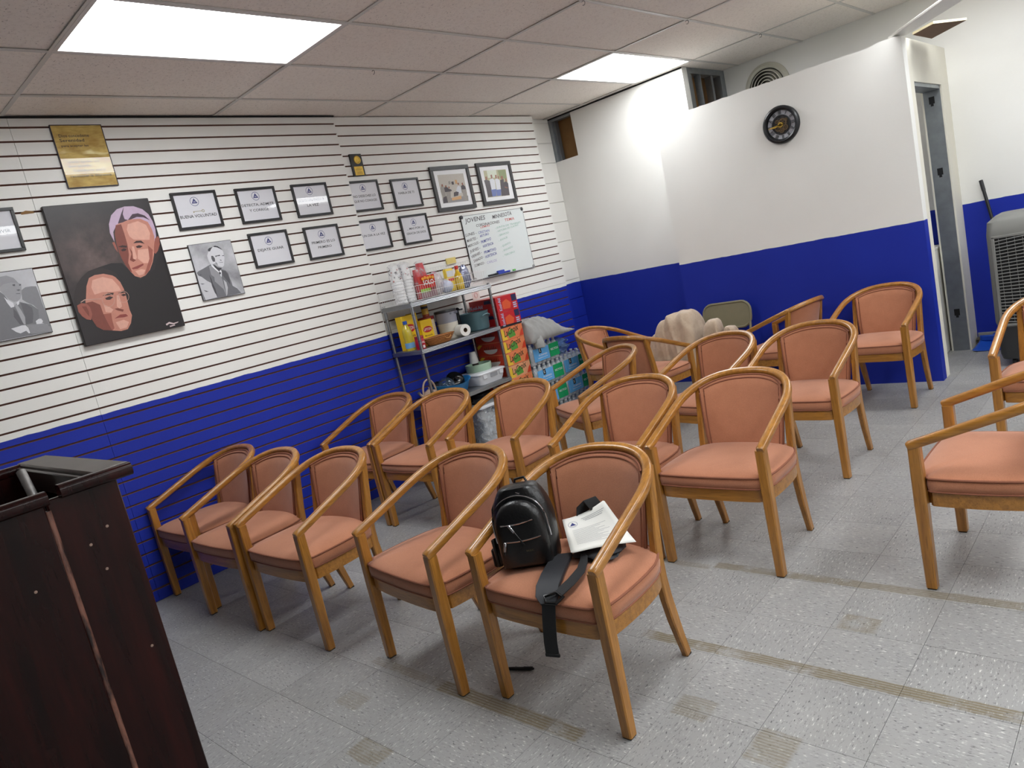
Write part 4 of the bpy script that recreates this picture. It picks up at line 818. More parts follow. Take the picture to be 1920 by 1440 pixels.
# ---------------------------------------------------------------- middle shelf
MZ = SHZ[1] + .0005
bottle('oil_bottle', 'tall yellow oil bottle with a blue cap at the left end of the middle shelf', .19, 2.185, MZ, [(.001, 0), (.036, 0), (.038, .008), (.038, .06), (.034, .085), (.038, .11), (.037, .15), (.028, .18), (.014, .2), (.013, .212)], M('pale_oil', (206, 186, 60), .1, coat=.4), M('blue_cap', (40, 84, 176), .35), [(.017, .206), (.017, .232), (.001, .233)], [(.0385, .02), (.0385, .062)], M('sky_label', (120, 176, 222), .5))
t = put('sauce_tub', 'red squat seasoning tub in front of the yellow tea cartons', 'tub', .315, 2.185, MZ)
G().lathe([(.001, 0), (.036, 0), (.038, .004), (.037, .072), (.034, .082), (.001, .083)], 20).build('tub', M('crimson_tub', (176, 24, 44), .3), t)
G().lathe([(.001, .082), (.035, .082), (.036, .098), (.033, .103), (.001, .104)], 20).build('lid', M('crimson_lid', (150, 20, 36), .3), t)
g = G(); text_into(g, 'SAL', (.0385, -.022, .046), (0, 1, 0), (0, 0, 1), .04, .016); g.add([(.0388, -.01, .008), (.0388, .01, .008), (.0388, .01, .03), (.0388, -.01, .03)], [(0, 1, 2, 3)]); g.build('lettering', M('tub_print', (236, 220, 220), .5), t, smooth=0, fix=False)
YEL = M('carton_yellow', (240, 198, 24), .45, var=.05, vs=10); CRED = M('carton_red', (190, 30, 30), .5); CWH = M('carton_white', (240, 236, 228), .5); CBR = M('carton_brown', (120, 70, 30), .6)
def tea(name, label, x, y, w, d, h, rz=0.):
    t = put(name, label, 'carton', x, y, MZ, rz, 'yellow tea cartons'); G().box(-d / 2, d / 2, -w / 2, w / 2, 0, h).build('carton', YEL, t, bevel=.002)
    xx = d / 2 + .0006; n = 20; g = G(); g.poly([(xx, .8 * w / 2 * math.cos(2 * PI * k / n), h * .62 + h * .12 * math.sin(2 * PI * k / n)) for k in range(n)])
    text_into(g.mat(1), 'LIPTON', (xx + .0004, -w * .32, h * .575), (0, 1, 0), (0, 0, 1), w * .64, h * .10, 1)
    text_into(g, 'Manzanilla', (xx, -w * .33, h * .36), (0, 1, 0), (0, 0, 1), w * .66, h * .06, 2)
    g.mat(3); g.add([(xx, -w / 2 + .004, .004), (xx, w / 2 - .004, .004), (xx, w / 2 - .004, h * .2), (xx, -w / 2 + .004, h * .12)], [(0, 1, 2, 3)])
    g.build('printed_front', [CRED, CWH, CBR, M('carton_orange', (226, 140, 60), .5)], t, smooth=0, fix=False)
tea('tea_carton', 'tall yellow tea carton behind the oil bottle on the middle shelf', .13, 2.24, .13, .075, .27)
tea('tea_carton', 'slim upright yellow tea carton just right of the front shelf post', .10, 2.335, .055, .07, .275)
tea('tea_carton', 'shorter yellow LIPTON tea carton behind the wicker basket', .19, 2.365, .12, .07, .205)
t = put('creamer_canister', 'cream coffee creamer canister with a dark red lid on the middle shelf', 'canister', .095, 2.478, MZ)
G().lathe([(.001, 0), (.066, 0), (.067, .004), (.067, .19), (.001, .191)], 26).build('canister', M('cream_card', (226, 208, 176), .5, var=.04, vs=12), t)
G().lathe([(.069, .19), (.070, .194), (.070, .214), (.066, .217), (.001, .217)], 26).build('lid', M('maroon_lid', (132, 30, 30), .35), t)
g = G()
for k in range(7): g.lathe([(.0674, .07 + k * .014), (.0674, .0715 + k * .014)], 26, caps=False)
g.lathe([(.0675, .012), (.0675, .05)], 26, caps=False); g.build('printed_lines', M('canister_print', (170, 122, 82), .6), t)
t = put('spice_tin', 'small orange and yellow spice tin standing on the creamer canister', 'tin', .095, 2.490, MZ + .217)
G().lathe([(.001, 0), (.028, 0), (.028, .10), (.001, .101)], 20).build('tin', M('spice_yellow', (222, 176, 70), .45, var=.15, vs=30), t)
G().lathe([(.0285, .0), (.0285, .02)], 20, caps=False).build('base_band', M('spice_red', (170, 70, 40), .5), t)
G().lathe([(.029, .10), (.029, .116), (.001, .117)], 20).build('lid', M('spice_lid', (186, 116, 50), .45), t)
G().lathe([(.0284, .066), (.0284, .086)], 20, caps=False).build('dark_band', M('spice_dark', (50, 50, 60), .5), t)
# pitcher / urn
t = put('drink_pitcher', 'clear pitcher of powder with a dark lid in the middle of the shelf', 'pitcher', .165, 2.638, MZ)
G().lathe([(.001, 0), (.078, 0), (.08, .004), (.086, .13)], 26, caps=False).build('white_lower_body', M('milky_white', (226, 220, 206), .3), t)
G().lathe([(.086, .13), (.09, .215)], 26, caps=False).build('clear_upper_body', M('grey_clear_plastic', (176, 178, 190), .15, alpha=.75), t)
G().lathe([(.001, .215), (.092, .215), (.094, .222), (.092, .235), (.03, .238), (.001, .238)], 26).build('lid', M('dark_smoke_lid', (62, 64, 68), .3), t)
G().box(.03, .088, -.03, .06, .19, .216).build('spout', M('smoke_spout', (110, 116, 128), .3), t, bevel=.008, seg=2)
t = put('press_frame', 'dark chrome coffee press frame standing right of the pitcher', 'coffee press', .155, 2.788, MZ)
DC = M('dark_chrome', (70, 70, 70), .25, .9)
G().box(-.012, .012, -.022, .004, 0, .20).build('column', DC, t, bevel=.003); G().box(-.016, .016, -.06, .05, .20, .212).build('top_arm', DC, t, bevel=.003)
G().lathe([(.001, .212), (.02, .212), (.014, .222), (.004, .228), (.001, .228)], 14, (0, .0, 0)).build('knob', DC, t); G().lathe([(.001, 0), (.05, 0), (.05, .012), (.04, .016), (.001, .016)], 20, (.0, .0, 0)).build('base', DC, t)
bottle('spray_bottle', 'clear and blue bottle between the press and the blue pot', .055, 2.80, MZ, [(.001, 0), (.03, 0), (.032, .004), (.032, .12), (.018, .145), (.012, .155)], M('blue_liquid', (40, 60, 130), .15, coat=.3), M('clear_cap', (220, 224, 226), .2), [(.014, .15), (.014, .2), (.001, .201)])
t = put('paper_roll', 'white paper towel roll lying on its side at the front of the middle shelf', 'paper roll', .315, 2.645, MZ + .0485)
ax = (1, -.25, 0); G().lathe([(.018, -.05), (.048, -.05), (.048, .05), (.018, .05)], 26, (0, 0, 0), ax, caps=False).build('paper', M('tissue_white', (236, 234, 228), .9), t)
G().lathe([(.0182, -.049), (.0182, .049)], 20, (0, 0, 0), ax, caps=False).build('core', M('card_core', (120, 96, 70), .8), t)
# wicker basket
t = put('wicker_basket', 'shallow brown wicker basket at the front of the middle shelf', 'basket', .30, 2.395, MZ)
WK = M('wicker', (150, 94, 42), .7, var=.4, vs=90, bump=.003, bs=90); n = 30
def bask(rx, ry, z, amp=0.): return [((rx + amp * math.sin(12 * 2 * PI * k / n)) * math.cos(2 * PI * k / n), (ry + amp * math.sin(12 * 2 * PI * k / n)) * math.sin(2 * PI * k / n), z) for k in range(n)]
G().rings([bask(.045, .10, .001), bask(.052, .12, .02, .002), bask(.058, .14, .045, .002), bask(.062, .155, .06), bask(.056, .148, .06), bask(.05, .12, .02), bask(.045, .10, .006)]).build('bowl', WK, t, smooth=50)
g = G()
for z, rx, ry in ((.012, .05, .112), (.024, .0545, .124), (.036, .0575, .136), (.048, .061, .148), (.06, .063, .156)): g.tube(bask(rx, ry, z, .0025), .0045, 6, closed=True)
g.build('woven_strands', WK, t); G().tube([(.062 - .0 * k, .04 + .035 * math.cos(PI * k / 10), .06 - .03 * math.sin(PI * k / 10)) for k in range(11)], .0035, 6).build('loop_handle', M('wicker_light', (196, 140, 76), .7), t)
for k, (dy, rz) in enumerate(((-.06, .4), (0., -.3), (.055, .9))):
    o = G().box(-.02, .02, -.03, .03, 0, .012).build('tea_bag', M('sachet', (176, 176, 182), .4, var=.15, vs=60), None, (.298, 2.395 + dy, MZ + .012 + .014 * (k % 2)), (.15, .1, rz), bevel=.003); tag(o, ('small silver sachet at the left end inside the wicker basket', 'small silver sachet in the middle of the wicker basket', 'small silver sachet at the right end inside the wicker basket')[k], 'sachet', 'sachets in the wicker basket')
# pot
t = put('cooking_pot', 'blue-grey cooking pot with side handle at the right end of the middle shelf', 'pot', .185, 2.925, MZ)
PT = M('slate_blue_enamel', (92, 122, 130), .4, var=.05, vs=12)
def rr_loop(w, d, r, z, n=5): return [(x, y, z) for x, y in rrect(d, w, r, n)]
G().rings([rr_loop(.13, .22, .05, .001), rr_loop(.155, .25, .06, .012), rr_loop(.172, .27, .065, .15), rr_loop(.176, .274, .066, .155), rr_loop(.164, .262, .06, .155), rr_loop(.15, .245, .055, .02)]).build('pot_body', PT, t, smooth=50)
G().tube([(.136, -.045, .105), (.152, -.04, .118), (.158, -.015, .127), (.158, .015, .127), (.152, .04, .118), (.136, .045, .105)], .006, 8).build('handle', PT, t)
for s in (-1, 1): G().lathe([(.001, 0), (.006, 0), (.005, .003), (.001, .004)], 10, (.138, s * .045, .105), (1, 0, 0)).build('rivet', CHR, t)
# ---------------------------------------------------------------- lower shelf
LZ = SHZ[2] + .0005
t = put('kettle', 'beige round kettle with a hoop handle at the left of the lower shelf', 'kettle', .24, 2.225, LZ); KB = M('beige_enamel', (176, 152, 134), .3, var=.04, vs=10)
G().lathe([(.001, 0), (.062, 0), (.074, .01), (.08, .04), (.074, .07), (.052, .096), (.03, .104), (.001, .105)], 28).build('kettle_body', KB, t, smooth=60)
G().lathe([(.001, .104), (.028, .104), (.02, .112), (.006, .115), (.009, .128), (.001, .132)], 16).build('lid', KB, t)
G().tube([(.0, .066 * math.cos(a), .085 + .105 * math.sin(a)) for a in [PI * k / 16 for k in range(17)]], .0075, 8, up=(1, 0, 0)).build('hoop_handle', KB, t)
G().tube([(0, -.06, .06), (0, -.09, .085), (0, -.105, .105)], .011, 10, up=(1, 0, 0), scale=[1.4, 1., .8]).build('spout', KB, t); G().lathe([(.001, 0), (.012, 0), (.012, .012), (.001, .014)], 12, (0, -.105, .105), (0, -.5, .8)).build('whistle', CHR, t)
t = put('basin', 'bright blue plastic basin on the lower shelf', 'basin', .215, 2.475, LZ); BB = M('bright_blue_plastic', (44, 130, 192), .3)
def oval(rx, ry, z, dip=0.): return [(rx * math.cos(2 * PI * k / 32), ry * math.sin(2 * PI * k / 32), z + dip * (math.cos(4 * PI * k / 32) * -1)) for k in range(32)]
G().rings([oval(.09, .12, .001), oval(.11, .145, .02), oval(.135, .175, .09, .010), oval(.148, .19, .102, .014), oval(.14, .18, .102, .014), oval(.125, .165, .085, .008), oval(.1, .135, .02)]).build('basin_body', BB, t, smooth=50)
BK = M('gloss_black', (16, 16, 18), .12)
t = put('pot_lid', 'glossy black pot lid standing in the blue basin', 'lid', .2, 2.545, LZ + .10, 0); t.rotation_euler = (.55, .95, .3)
G().lathe([(.001, .0), (.075, 0), (.08, .004), (.07, .014), (.03, .026), (.001, .028)], 28).build('dome', BK, t, smooth=60); G().lathe([(.001, .028), (.009, .028), (.008, .04), (.018, .046), (.014, .054), (.001, .055)], 16).build('knob', BK, t); G().lathe([(.080, .001), (.0815, .003), (.080, .006)], 28, caps=False).build('chrome_rim', CHR, t)
t = put('glass_lid', 'clear glass lid tilted at the left side of the blue basin', 'lid', .23, 2.41, LZ + .095, 0); t.rotation_euler = (.25, .75, -.2)
G().lathe([(.072, 0), (.074, .003), (.06, .03), (.03, .05), (.001, .056)], 24, caps=False).build('dome', wrap_mat('smoked_glass', (70, 90, 110), .45, .05), t, smooth=60)
o = lumpy(G(), (0, 0, .045), (.05, .055, .05), 18, 10, .25, 31, 0.).build('black_bag', M('black_plastic', (24, 24, 28), .3, bump=.004, bs=40), None, (.18, 2.36, LZ + .045), smooth=70); tag(o, 'crumpled black plastic bag at the left inside the blue basin', 'bag')
t = put('storage_box', 'white lidded plastic storage box on the right of the lower shelf', 'storage box', .2, 2.85, LZ)
WP = M('frosted_white_plastic', (222, 224, 228), .3, var=.03, vs=10)
G().rings([rr_loop(.26, .24, .03, .001), rr_loop(.30, .27, .035, .05), rr_loop(.315, .28, .036, .088), rr_loop(.29, .26, .03, .088), rr_loop(.27, .24, .03, .01)]).build('tub', WP, t, smooth=50)
G().rings([rr_loop(.33, .295, .035, .088), rr_loop(.335, .30, .035, .094), rr_loop(.33, .295, .035, .1), rr_loop(.29, .26, .03, .106), rr_loop(.05, .05, .02, .107)]).build('lid', WP, t, smooth=50)
for s in (-1, 1): G().box(.139, .146, s * .1 - .022, s * .1 + .022, .05, .095).build('latch', WP, t, bevel=.004)
G().box(.1405, .1415, -.03, .05, .05, .08).build('grey_label', M('box_label', (150, 152, 156), .5), t, smooth=0)
t = put('green_tub', 'pale green round tub on top of the white storage box', 'tub', .17, 2.865, LZ + .107)
G().lathe([(.001, 0), (.108, 0), (.11, .004), (.114, .055), (.112, .06), (.104, .06), (.1, .008)], 32).build('tub', M('sage_green', (160, 188, 164), .4), t, smooth=50)
t = put('foam_cup', 'single upturned white foam cup behind the green tub', 'cup', .06, 2.93, LZ + .16); 
G().lathe([(.04, 0), (.042, .004), (.04, .008), (.028, .10), (.001, .102)], 20).build('cup', FOAM, t, smooth=50)
t['label'] = 'single upturned white foam cup behind the green tub, on a box'
tag(G().box(-.04, .04, -.05, .05, 0, .16).build('small_carton', M('dark_carton', (58, 46, 44), .7), None, (.06, 2.94, LZ), bevel=.002), 'small dark carton behind the white storage box carrying the foam cup', 'carton')
# bottom shelf and floor level
BZ = SHZ[3] + .0005
def floral():
    t = NT('floral_pack'); c = t.mix(t.ramp(t.noise(t.oc, 60, 4, .7), .48, .56), lin((196, 198, 222)), lin((92, 92, 138))); t.col(c); t.b.inputs['Roughness'].default_value = .35; return t.m
FL = floral()
for k, z in enumerate((BZ, BZ + .152)):
    o = G().box(-.1, .1, -.085, .085, 0, .15).build('paper_pack', FL, None, (.2, 2.255, z), (0, 0, .05 * k), bevel=.012, seg=2)
    tag(o, ('lower of two packs of floral printed paper under the shelf behind the second row', 'upper of two packs of floral printed paper under the shelf behind the second row')[k], 'paper pack', 'floral paper packs')
t = put('clear_bin', 'clear lidded bin full of white foam bowls below the lower shelf', 'bin', .2, 2.79, BZ)
G().rings([rr_loop(.30, .26, .02, .001), rr_loop(.33, .29, .025, .30), rr_loop(.322, .282, .025, .30), rr_loop(.29, .25, .02, .006)]).build('bin_walls', wrap_mat('bin_plastic', (226, 232, 236), .22), t, smooth=50)
G().rings([rr_loop(.345, .305, .03, .30), rr_loop(.35, .31, .03, .31), rr_loop(.34, .30, .03, .325), rr_loop(.1, .1, .03, .325)]).build('lid', WP, t, smooth=50)
g = G(); text_into(g, 'Hefty', (.1475, -.05, .27), (0, 1, 0), (0, 0, 1), .06, .022, 0, .2); g.build('lettering', M('bin_ink', (50, 56, 70), .5), t, smooth=0, fix=False)
bowl = G().lathe([(.001, 0), (.04, 0), (.06, .03), (.066, .045), (.062, .045), (.04, .006), (.001, .005)], 20).mesh('foam_bowl', FOAM, smooth=50); cupm = G().lathe([(.001, 0), (.028, 0), (.042, .09), (.045, .094), (.04, .094), (.026, .006), (.001, .006)], 18).mesh('foam_cup', FOAM, smooth=50)
for k, (y, z, rz, isb, lab) in enumerate(((-.085, .008, 0, 1, 'white foam bowl at the lower left inside the clear bin'), (0, .008, 0, 1, 'white foam bowl at the bottom middle of the clear bin'), (.085, .008, 0, 0, 'white foam cup at the lower right inside the clear bin'),
        (-.085, .065, .5, 0, 'white foam cup half way up the left side of the clear bin'), (.0, .064, 0, 1, 'white foam bowl half way up the clear bin'), (.0, .13, .4, 0, 'white foam cup in the middle near the top of the clear bin'), (.088, .115, 0, 1, 'white foam bowl on the right inside the clear bin'), (-.085, .185, .0, 1, 'topmost white foam bowl at the left inside the clear bin'), (.085, .185, .5, 0, 'topmost white foam cup at the right inside the clear bin'))):
    o = obj('foam_bowl' if isb else 'foam_cup', bowl if isb else cupm, None, (.255, 2.79 + y, BZ + z), (0, .35 if not isb else .5, rz))
    tag(o, lab, 'bowl' if isb else 'cup', 'foam bowls in the clear bin' if isb else 'foam cups in the clear bin')
o = lumpy(G(), (0, 0, .05), (.1, .13, .055), 20, 10, .2, 77, 0.).build('black_bag', M('black_plastic', (24, 24, 28), .3), None, (.19, 2.78, BZ + .326), smooth=70); tag(o, 'black plastic bag lying on the clear bin under the lower shelf', 'bag')
o = lumpy(G(), (0, 0, .06), (.08, .1, .065), 20, 10, .2, 78, 0.).build('black_bag', M('black_plastic', (24, 24, 28), .3), None, (.19, 2.50, BZ), smooth=70); tag(o, 'black plastic bag on the bottom shelf between paper packs and clear bin', 'bag')
# ---------------------------------------------------------------- soda cartons beside the shelf
CY0_, CY1_, CXF = 3.045, 3.325, .345; NB = 9; BHt = .1112
SO = [M('soda_orange', (226, 130, 84), .4, var=.12, vs=14), M('soda_peach', (226, 160, 120), .4, var=.12, vs=14)]
SRED = M('soda_red', (198, 62, 36), .4, var=.12, vs=20); SGR = M('soda_green', (86, 150, 60), .5); SYE = M('soda_yellow', (236, 196, 60), .5); SDK = M('soda_dark_script', (58, 60, 38), .5); SWH = M('soda_white', (226, 220, 214), .5); SBR = M('soda_brown', (110, 44, 24), .5)
pos = ('bottom', 'second', 'third', 'fourth', 'fifth', 'sixth', 'seventh', 'eighth', 'topmost')
for k in range(NB):
    z = k * BHt; dx = random.uniform(-.006, .006); t = put('soda_carton', '%s of the stacked orange sparkling water cartons beside the shelf' % (pos[k] + (' from the floor' if 0 < k < 8 else '')), 'carton', dx, (CY0_ + CY1_) / 2, z + .0005, 0, 'orange sparkling water cartons')
    hy = (CY1_ - CY0_) / 2; G().box(.012, CXF, -hy, hy, 0, BHt - .001).build('carton', SO[k % 2 if k < 6 else 0], t, bevel=.002)
    g = G(); xx = CXF + .0005
    g.mat(1); g.poly([(xx, -hy + .004, .006), (xx, -hy + .075, .006), (xx, -hy + .045, .05), (xx, -hy + .03, BHt - .008), (xx, -hy + .004, BHt - .008)])
    g.mat(0); g.poly([(xx + .0002, -.05, .012), (xx + .0002, .035, .02), (xx + .0002, .03, .062), (xx + .0002, -.005, .09), (xx + .0002, -.06, .055)])
    g.mat(3); g.poly([(xx, hy - .06, .006), (xx, hy - .004, .006), (xx, hy - .004, .07), (xx, hy - .03, .05)])
    text_into(g, 'LaCroix', (xx + .0005, -hy + .035, .030), (0, .985, .17), (0, -.17, .985), .20, .055, 2, .35)
    g.build('printed_front', [SGR, SYE, SDK, SRED], t, smooth=0, fix=False)
    g = G(); yy = -hy - .0006
    g.mat(0).poly([(.02, yy, .003), (CXF - .008, yy, .003), (CXF - .008, yy, BHt - .004), (.02, yy, BHt - .004)])
    g.mat(1); n = 10; g.poly([(.18 + .085 * math.cos(PI + PI * q / n), yy - .0003, .055 + .04 * math.sin(PI + PI * q / n)) for q in range(n + 1)])
    g.mat(2)
    for q in range(7): g.poly([(.105 + q * .022, yy - .0003, .057), (.123 + q * .022, yy - .0003, .057), (.116 + q * .022, yy - .0003, .082 + .008 * (q % 3))])
    g.mat(3).poly([(.03, yy - .0002, .06), (.09, yy - .0002, .1), (.05, yy - .0002, .104), (.024, yy - .0002, .09)])
    g.build('printed_end', [SRED, SWH, SBR, SYE], t, smooth=0, fix=False)
KZ = NB * BHt
KR = M('juice_red', (196, 40, 44), .35, var=.1, vs=12); KD = M('juice_navy', (40, 46, 84), .4); KB_ = M('juice_sky', (170, 200, 230), .4); KO = M('juice_orange', (222, 92, 50), .4); KT = M('juice_tray', (36, 26, 30), .5)
for k in range(2):
    t = put('juice_carton', ('lower red juice pouch carton on the sparkling water cartons', 'upper red juice pouch carton, topmost of the carton stack')[k], 'carton', 0, (CY0_ + CY1_) / 2 + .01, KZ + .0008 + k * .134, 0, 'red juice cartons')
    hy = .135; G().box(.02, CXF, -hy, hy, 0, .133).build('carton', KR, t, bevel=.002); xx = CXF + .0005
    g = G(); text_into(g, 'Kool-Aid', (xx + .0004, -hy + .062, .012), (0, 0, 1), (0, -1, 0), .108, .035, 2)
    g.mat(1).poly([(xx, hy - .07, .07), (xx, hy - .008, .07), (xx, hy - .008, .126), (xx, hy - .07, .126)])
    g.mat(3).poly([(xx, -.06, .02), (.0 + xx, .03, .015), (xx, .05, .06), (xx, .0, .1), (xx, -.06, .08)])
    g.mat(2)
    for q in range(3): g.poly([(xx, hy - .062, .012 + q * .018), (xx, hy - .018, .012 + q * .018), (xx, hy - .018, .022 + q * .018), (xx, hy - .062, .022 + q * .018)])
    if k == 0: g.mat(4).poly([(xx + .0003, -hy, 0), (xx + .0003, hy, 0), (xx + .0003, hy, .014), (xx + .0003, -hy, .022)])
    g.build('printed_front', [KR, KD, KB_, KO, KT], t, smooth=0, fix=False)
    g = G(); yy = -hy - .0006; g.mat(0).poly([(.1, yy, .01), (.33, yy, .01), (.33, yy, .125), (.1, yy, .125)])
    text_into(g, 'Kool-Aid', (.03, yy - .0003, .06), (1, 0, 0), (0, 0, 1), .15, .03, 2); text_into(g, 'Jammers', (.04, yy - .0003, .02), (1, 0, 0), (0, 0, 1), .13, .026, 2)
    g.mat(1).poly([(.2, yy - .0002, .09), (.29, yy - .0002, .09), (.28, yy - .0002, .12), (.21, yy - .0002, .12)]); g.build('printed_end', [KR, KD, KB_, KO], t, smooth=0, fix=False)
# ---------------------------------------------------------------- shrink-wrapped water cases
def clear_bottle():
    t = NT('clear_bottle_plastic'); tr = t.n('ShaderNodeBsdfTransparent'); tr.inputs[0].default_value = (.93, .96, .97, 1); mx = t.n('ShaderNodeMixShader')
    t.col(lin((232, 240, 244))); t.b.inputs['Roughness'].default_value = .08
    t.l(t.math('ADD', .32, t.math('MULTIPLY', t.noise(t.oc, 60, 2), .2)), mx.inputs[0]); t.l(tr.outputs[0], mx.inputs[1]); t.l(t.b.outputs[0], mx.inputs[2]); t.l(mx.outputs[0], t.out.inputs[0]); return t.m
CB_ = clear_bottle(); WBLUE = M('water_label_blue', (104, 178, 236), .25, var=.12, vs=20); WGREEN = M('water_label_green', (36, 160, 100), .25, var=.1, vs=20); WCAP = M('water_cap', (232, 236, 238), .4)
bprof = [(.001, 0), (.026, 0), (.031, .006), (.0315, .03), (.029, .034), (.0315, .038), (.0315, .12), (.029, .135), (.019, .165), (.0125, .178), (.0125, .182)]
bmesh_w = G().lathe(bprof, 12).mesh('bottle', CB_, smooth=60); capm = G().lathe([(.014, .180), (.0145, .182), (.0145, .195), (.001, .196)], 10).mesh('cap', WCAP)
def water_case(x0, y0, z, label, nx=4, ny=6):
    t = put('water_case', label, 'water bottles', x0, y0, z, 0, 'shrink-wrapped water cases'); p = .0655
    for i in range(nx):
        for j in range(ny):
            if 0 < i < nx - 1 and 0 < j < ny - 1: continue
            b = obj('bottle', bmesh_w, t, (.033 + i * p, .033 + j * p, .0005)); obj('cap', capm, b)
    w, d = ny * p, nx * p
    def loop(z, e=0.): return [(x + d / 2, y + w / 2, z) for x, y in rrect(d + e, w + e, .03, 4)]
    G().rings([loop(.02), loop(.06, .003), loop(.14, .003), loop(.165, -.01)], caps=False).build('shrink_film', wrap_mat('shrink_film', (232, 238, 242), .14, .06), t, smooth=60)
    g = G(); xx = d + .0025
    def panel(mi, a, b, z0, z1, n=10):
        g.mat(mi); k = len(g.v)
        g.add([(xx + .0025 * abs(math.sin((a + (b - a) * q / n) / p * PI)), a + (b - a) * q / n, zz) for zz in (z0, z1) for q in range(n + 1)], [(q, q + 1, n + 2 + q, n + 1 + q) for q in range(n)])
    panel(0, .02, w * .60, .03, .145); panel(1, w * .62, w - .012, .03, .15)
    g.mat(2); xx2 = xx + .004; g.poly([(xx2, w * .24, .098), (xx2, w * .33, .098), (xx2, w * .33, .148), (xx2, w * .24, .148)])
    text_into(g, 'K', (xx2 + .0006, w * .262, .108), (0, 1, 0), (0, 0, 1), w * .045, .03, 3)
    text_into(g, 'PURIFIED', (xx2, w * .22, .072), (0, 1, 0), (0, 0, 1), w * .30, .014, 3); text_into(g, 'DRINKING WATER', (xx2, w * .18, .052), (0, 1, 0), (0, 0, 1), w * .34, .008, 3)
    text_into(g, 'RECYCLE', (xx2, w * .66, .088), (0, 1, 0), (0, 0, 1), w * .27, .018, 3)
    yy = -.003; g.mat(1).add([(.03, yy, .03), (d - .03, yy, .03), (d - .03, yy, .14), (.03, yy, .14)], [(0, 1, 2, 3)])
    g.build('printed_wrap', [WBLUE, WGREEN, BLACK, M('water_white', (226, 236, 240), .4)], t, smooth=0, fix=False)
    return t
lev = ('bottom', 'second', 'third', 'top')
for k in range(4): water_case(.10, 3.345, k * .1975 + .0002, '%s water case of the taller stack next to the sparkling water cartons' % lev[k])
for k in range(3): water_case(.08, 3.755, k * .1975 + .0002, '%s water case of the shorter stack, nearer the back corner' % (lev[k] if k < 2 else 'top'))
o = lumpy(G(), (0, 0, .07), (.11, .11, .09), 26, 16, .35, 12, 0.).build('plastic_wrap', wrap_mat('blue_film', (150, 190, 236), .5, .08), None, (.22, 3.86, .5935), smooth=50); tag(o, 'crumpled bluish plastic film on top of the shorter water stack', 'plastic wrap')
# grey jacket thrown over the water cases
JG = M('grey_jersey', (152, 152, 150), .85, var=.12, vs=14, bump=.003, bs=24)
def crumple(p, f, amp, seed):
    q = Vector(p) * f + Vector((seed, seed * 2.1, seed * .7)); return amp * (1 - 2 * abs(mnoise.noise(q))) + amp * .5 * (1 - 2 * abs(mnoise.noise(q * 2.1)))
def jacket(a, b):
    y = 3.335 + .60 * a; x = .075 + .33 * b
    top = .175 - .03 * a if a < .55 else .158 - .30 * (a - .55)
    e = max(0., min(1., a / .10)) ** .5 * max(0., min(1., (1 - a) / .25)) ** .6
    pr = max(0., math.sin(PI * min(1., max(0., b)))) ** .45
    z = .7985 + max(.004, top) * e * pr + crumple((x * 1.4, y, 0), 9., .028, 3.) * e * pr
    return (x + crumple((x, y, 4), 8., .012, 5.), y + crumple((x, y, 8), 8., .010, 9.), max(.7985, z))
g = G(); g.grid(jacket, 80, 50); o = g.build('grey_jacket', JG, None, smooth=80); md = o.modifiers.new('thick', 'SOLIDIFY'); md.thickness = .008; md.offset = 1
tag(o, 'grey jacket thrown over the top water case', 'jacket')
SP = [(.26, 3.46, .90), (.33, 3.44, .885), (.385, 3.425, .85), (.412, 3.415, .81), (.425, 3.41, .772), (.430, 3.405, .745)]
g = G(); rs = []
for k, p in enumerate(SP):
    p = Vector(p); a = Vector(SP[max(0, k - 1)]); b = Vector(SP[min(5, k + 1)]); x_, y_, d_ = basis(b - a); r = .062 - .004 * k
    rs.append([p + (y_ * (math.sin(q) * .42) + x_ * math.cos(q)) * (r * (1 + .10 * mnoise.noise(Vector((q * 2, k * 1.3, 2))))) for q in [2 * PI * j / 24 for j in range(24)]])
g.rings(rs, caps=False).build('sleeve', JG, o, smooth=80)
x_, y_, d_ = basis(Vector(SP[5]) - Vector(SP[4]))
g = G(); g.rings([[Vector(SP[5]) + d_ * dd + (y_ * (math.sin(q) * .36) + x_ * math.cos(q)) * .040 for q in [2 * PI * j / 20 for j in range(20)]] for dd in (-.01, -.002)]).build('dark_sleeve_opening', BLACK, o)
# ---------------------------------------------------------------- lectern, left foreground
def cherry():
    t = NT('dark_cherry_lacquer'); oc = t.oc; n = t.noise(t.mapping(oc, (16, 16, 1.6)), 1., 4, .6); w = t.noise(oc, 7, 4, .7)
    c = t.mix(t.ramp(n, .3, .75), lin((16, 6, 6)), lin((50, 16, 13))); c = t.mix(t.math('MULTIPLY', t.ramp(w, .66, .85), .18), c, lin((80, 48, 42)))
    t.col(c); t.b.inputs['Roughness'].default_value = .22; t.b.inputs['Specular IOR Level'].default_value = .22; return t.m
CHERRY = cherry()
def worn():
    t = NT('worn_cherry_edge'); k = t.ramp(t.noise(t.mapping(t.oc, (30, 30, 7)), 1., 4, .7), .42, .58)
    t.col(t.mix(k, lin((24, 10, 9)), lin((120, 80, 66)))); t.b.inputs['Roughness'].default_value = .5; return t.m
WORN = worn()
t = thing('lectern', 'dark cherry wooden lectern with a moulded open top in the left foreground', 'lectern', (1.83, -.9, 0))
def P(x, y, z): return (x - 1.83, y + .9, z)
def lbox(name, x0, x1, y0, y1, z0, z1, m=CHERRY, bevel=.003, **k): return G().box(x0 - 1.83, x1 - 1.83, y0 + .9, y1 + .9, z0, z1).build(name, m, t, bevel=bevel, **k)
lbox('side_panel', 2.252, 2.272, -.862, -.672, .0, 1.15); lbox('side_panel', 2.262, 2.284, -1.30, -.872, .0, 1.14)
lbox('side_panel', 1.395, 1.415, -1.30, -.672, 0, 1.15)
lbox('front_panel', 1.415, 2.252, -.692, -.672, 0, 1.15)
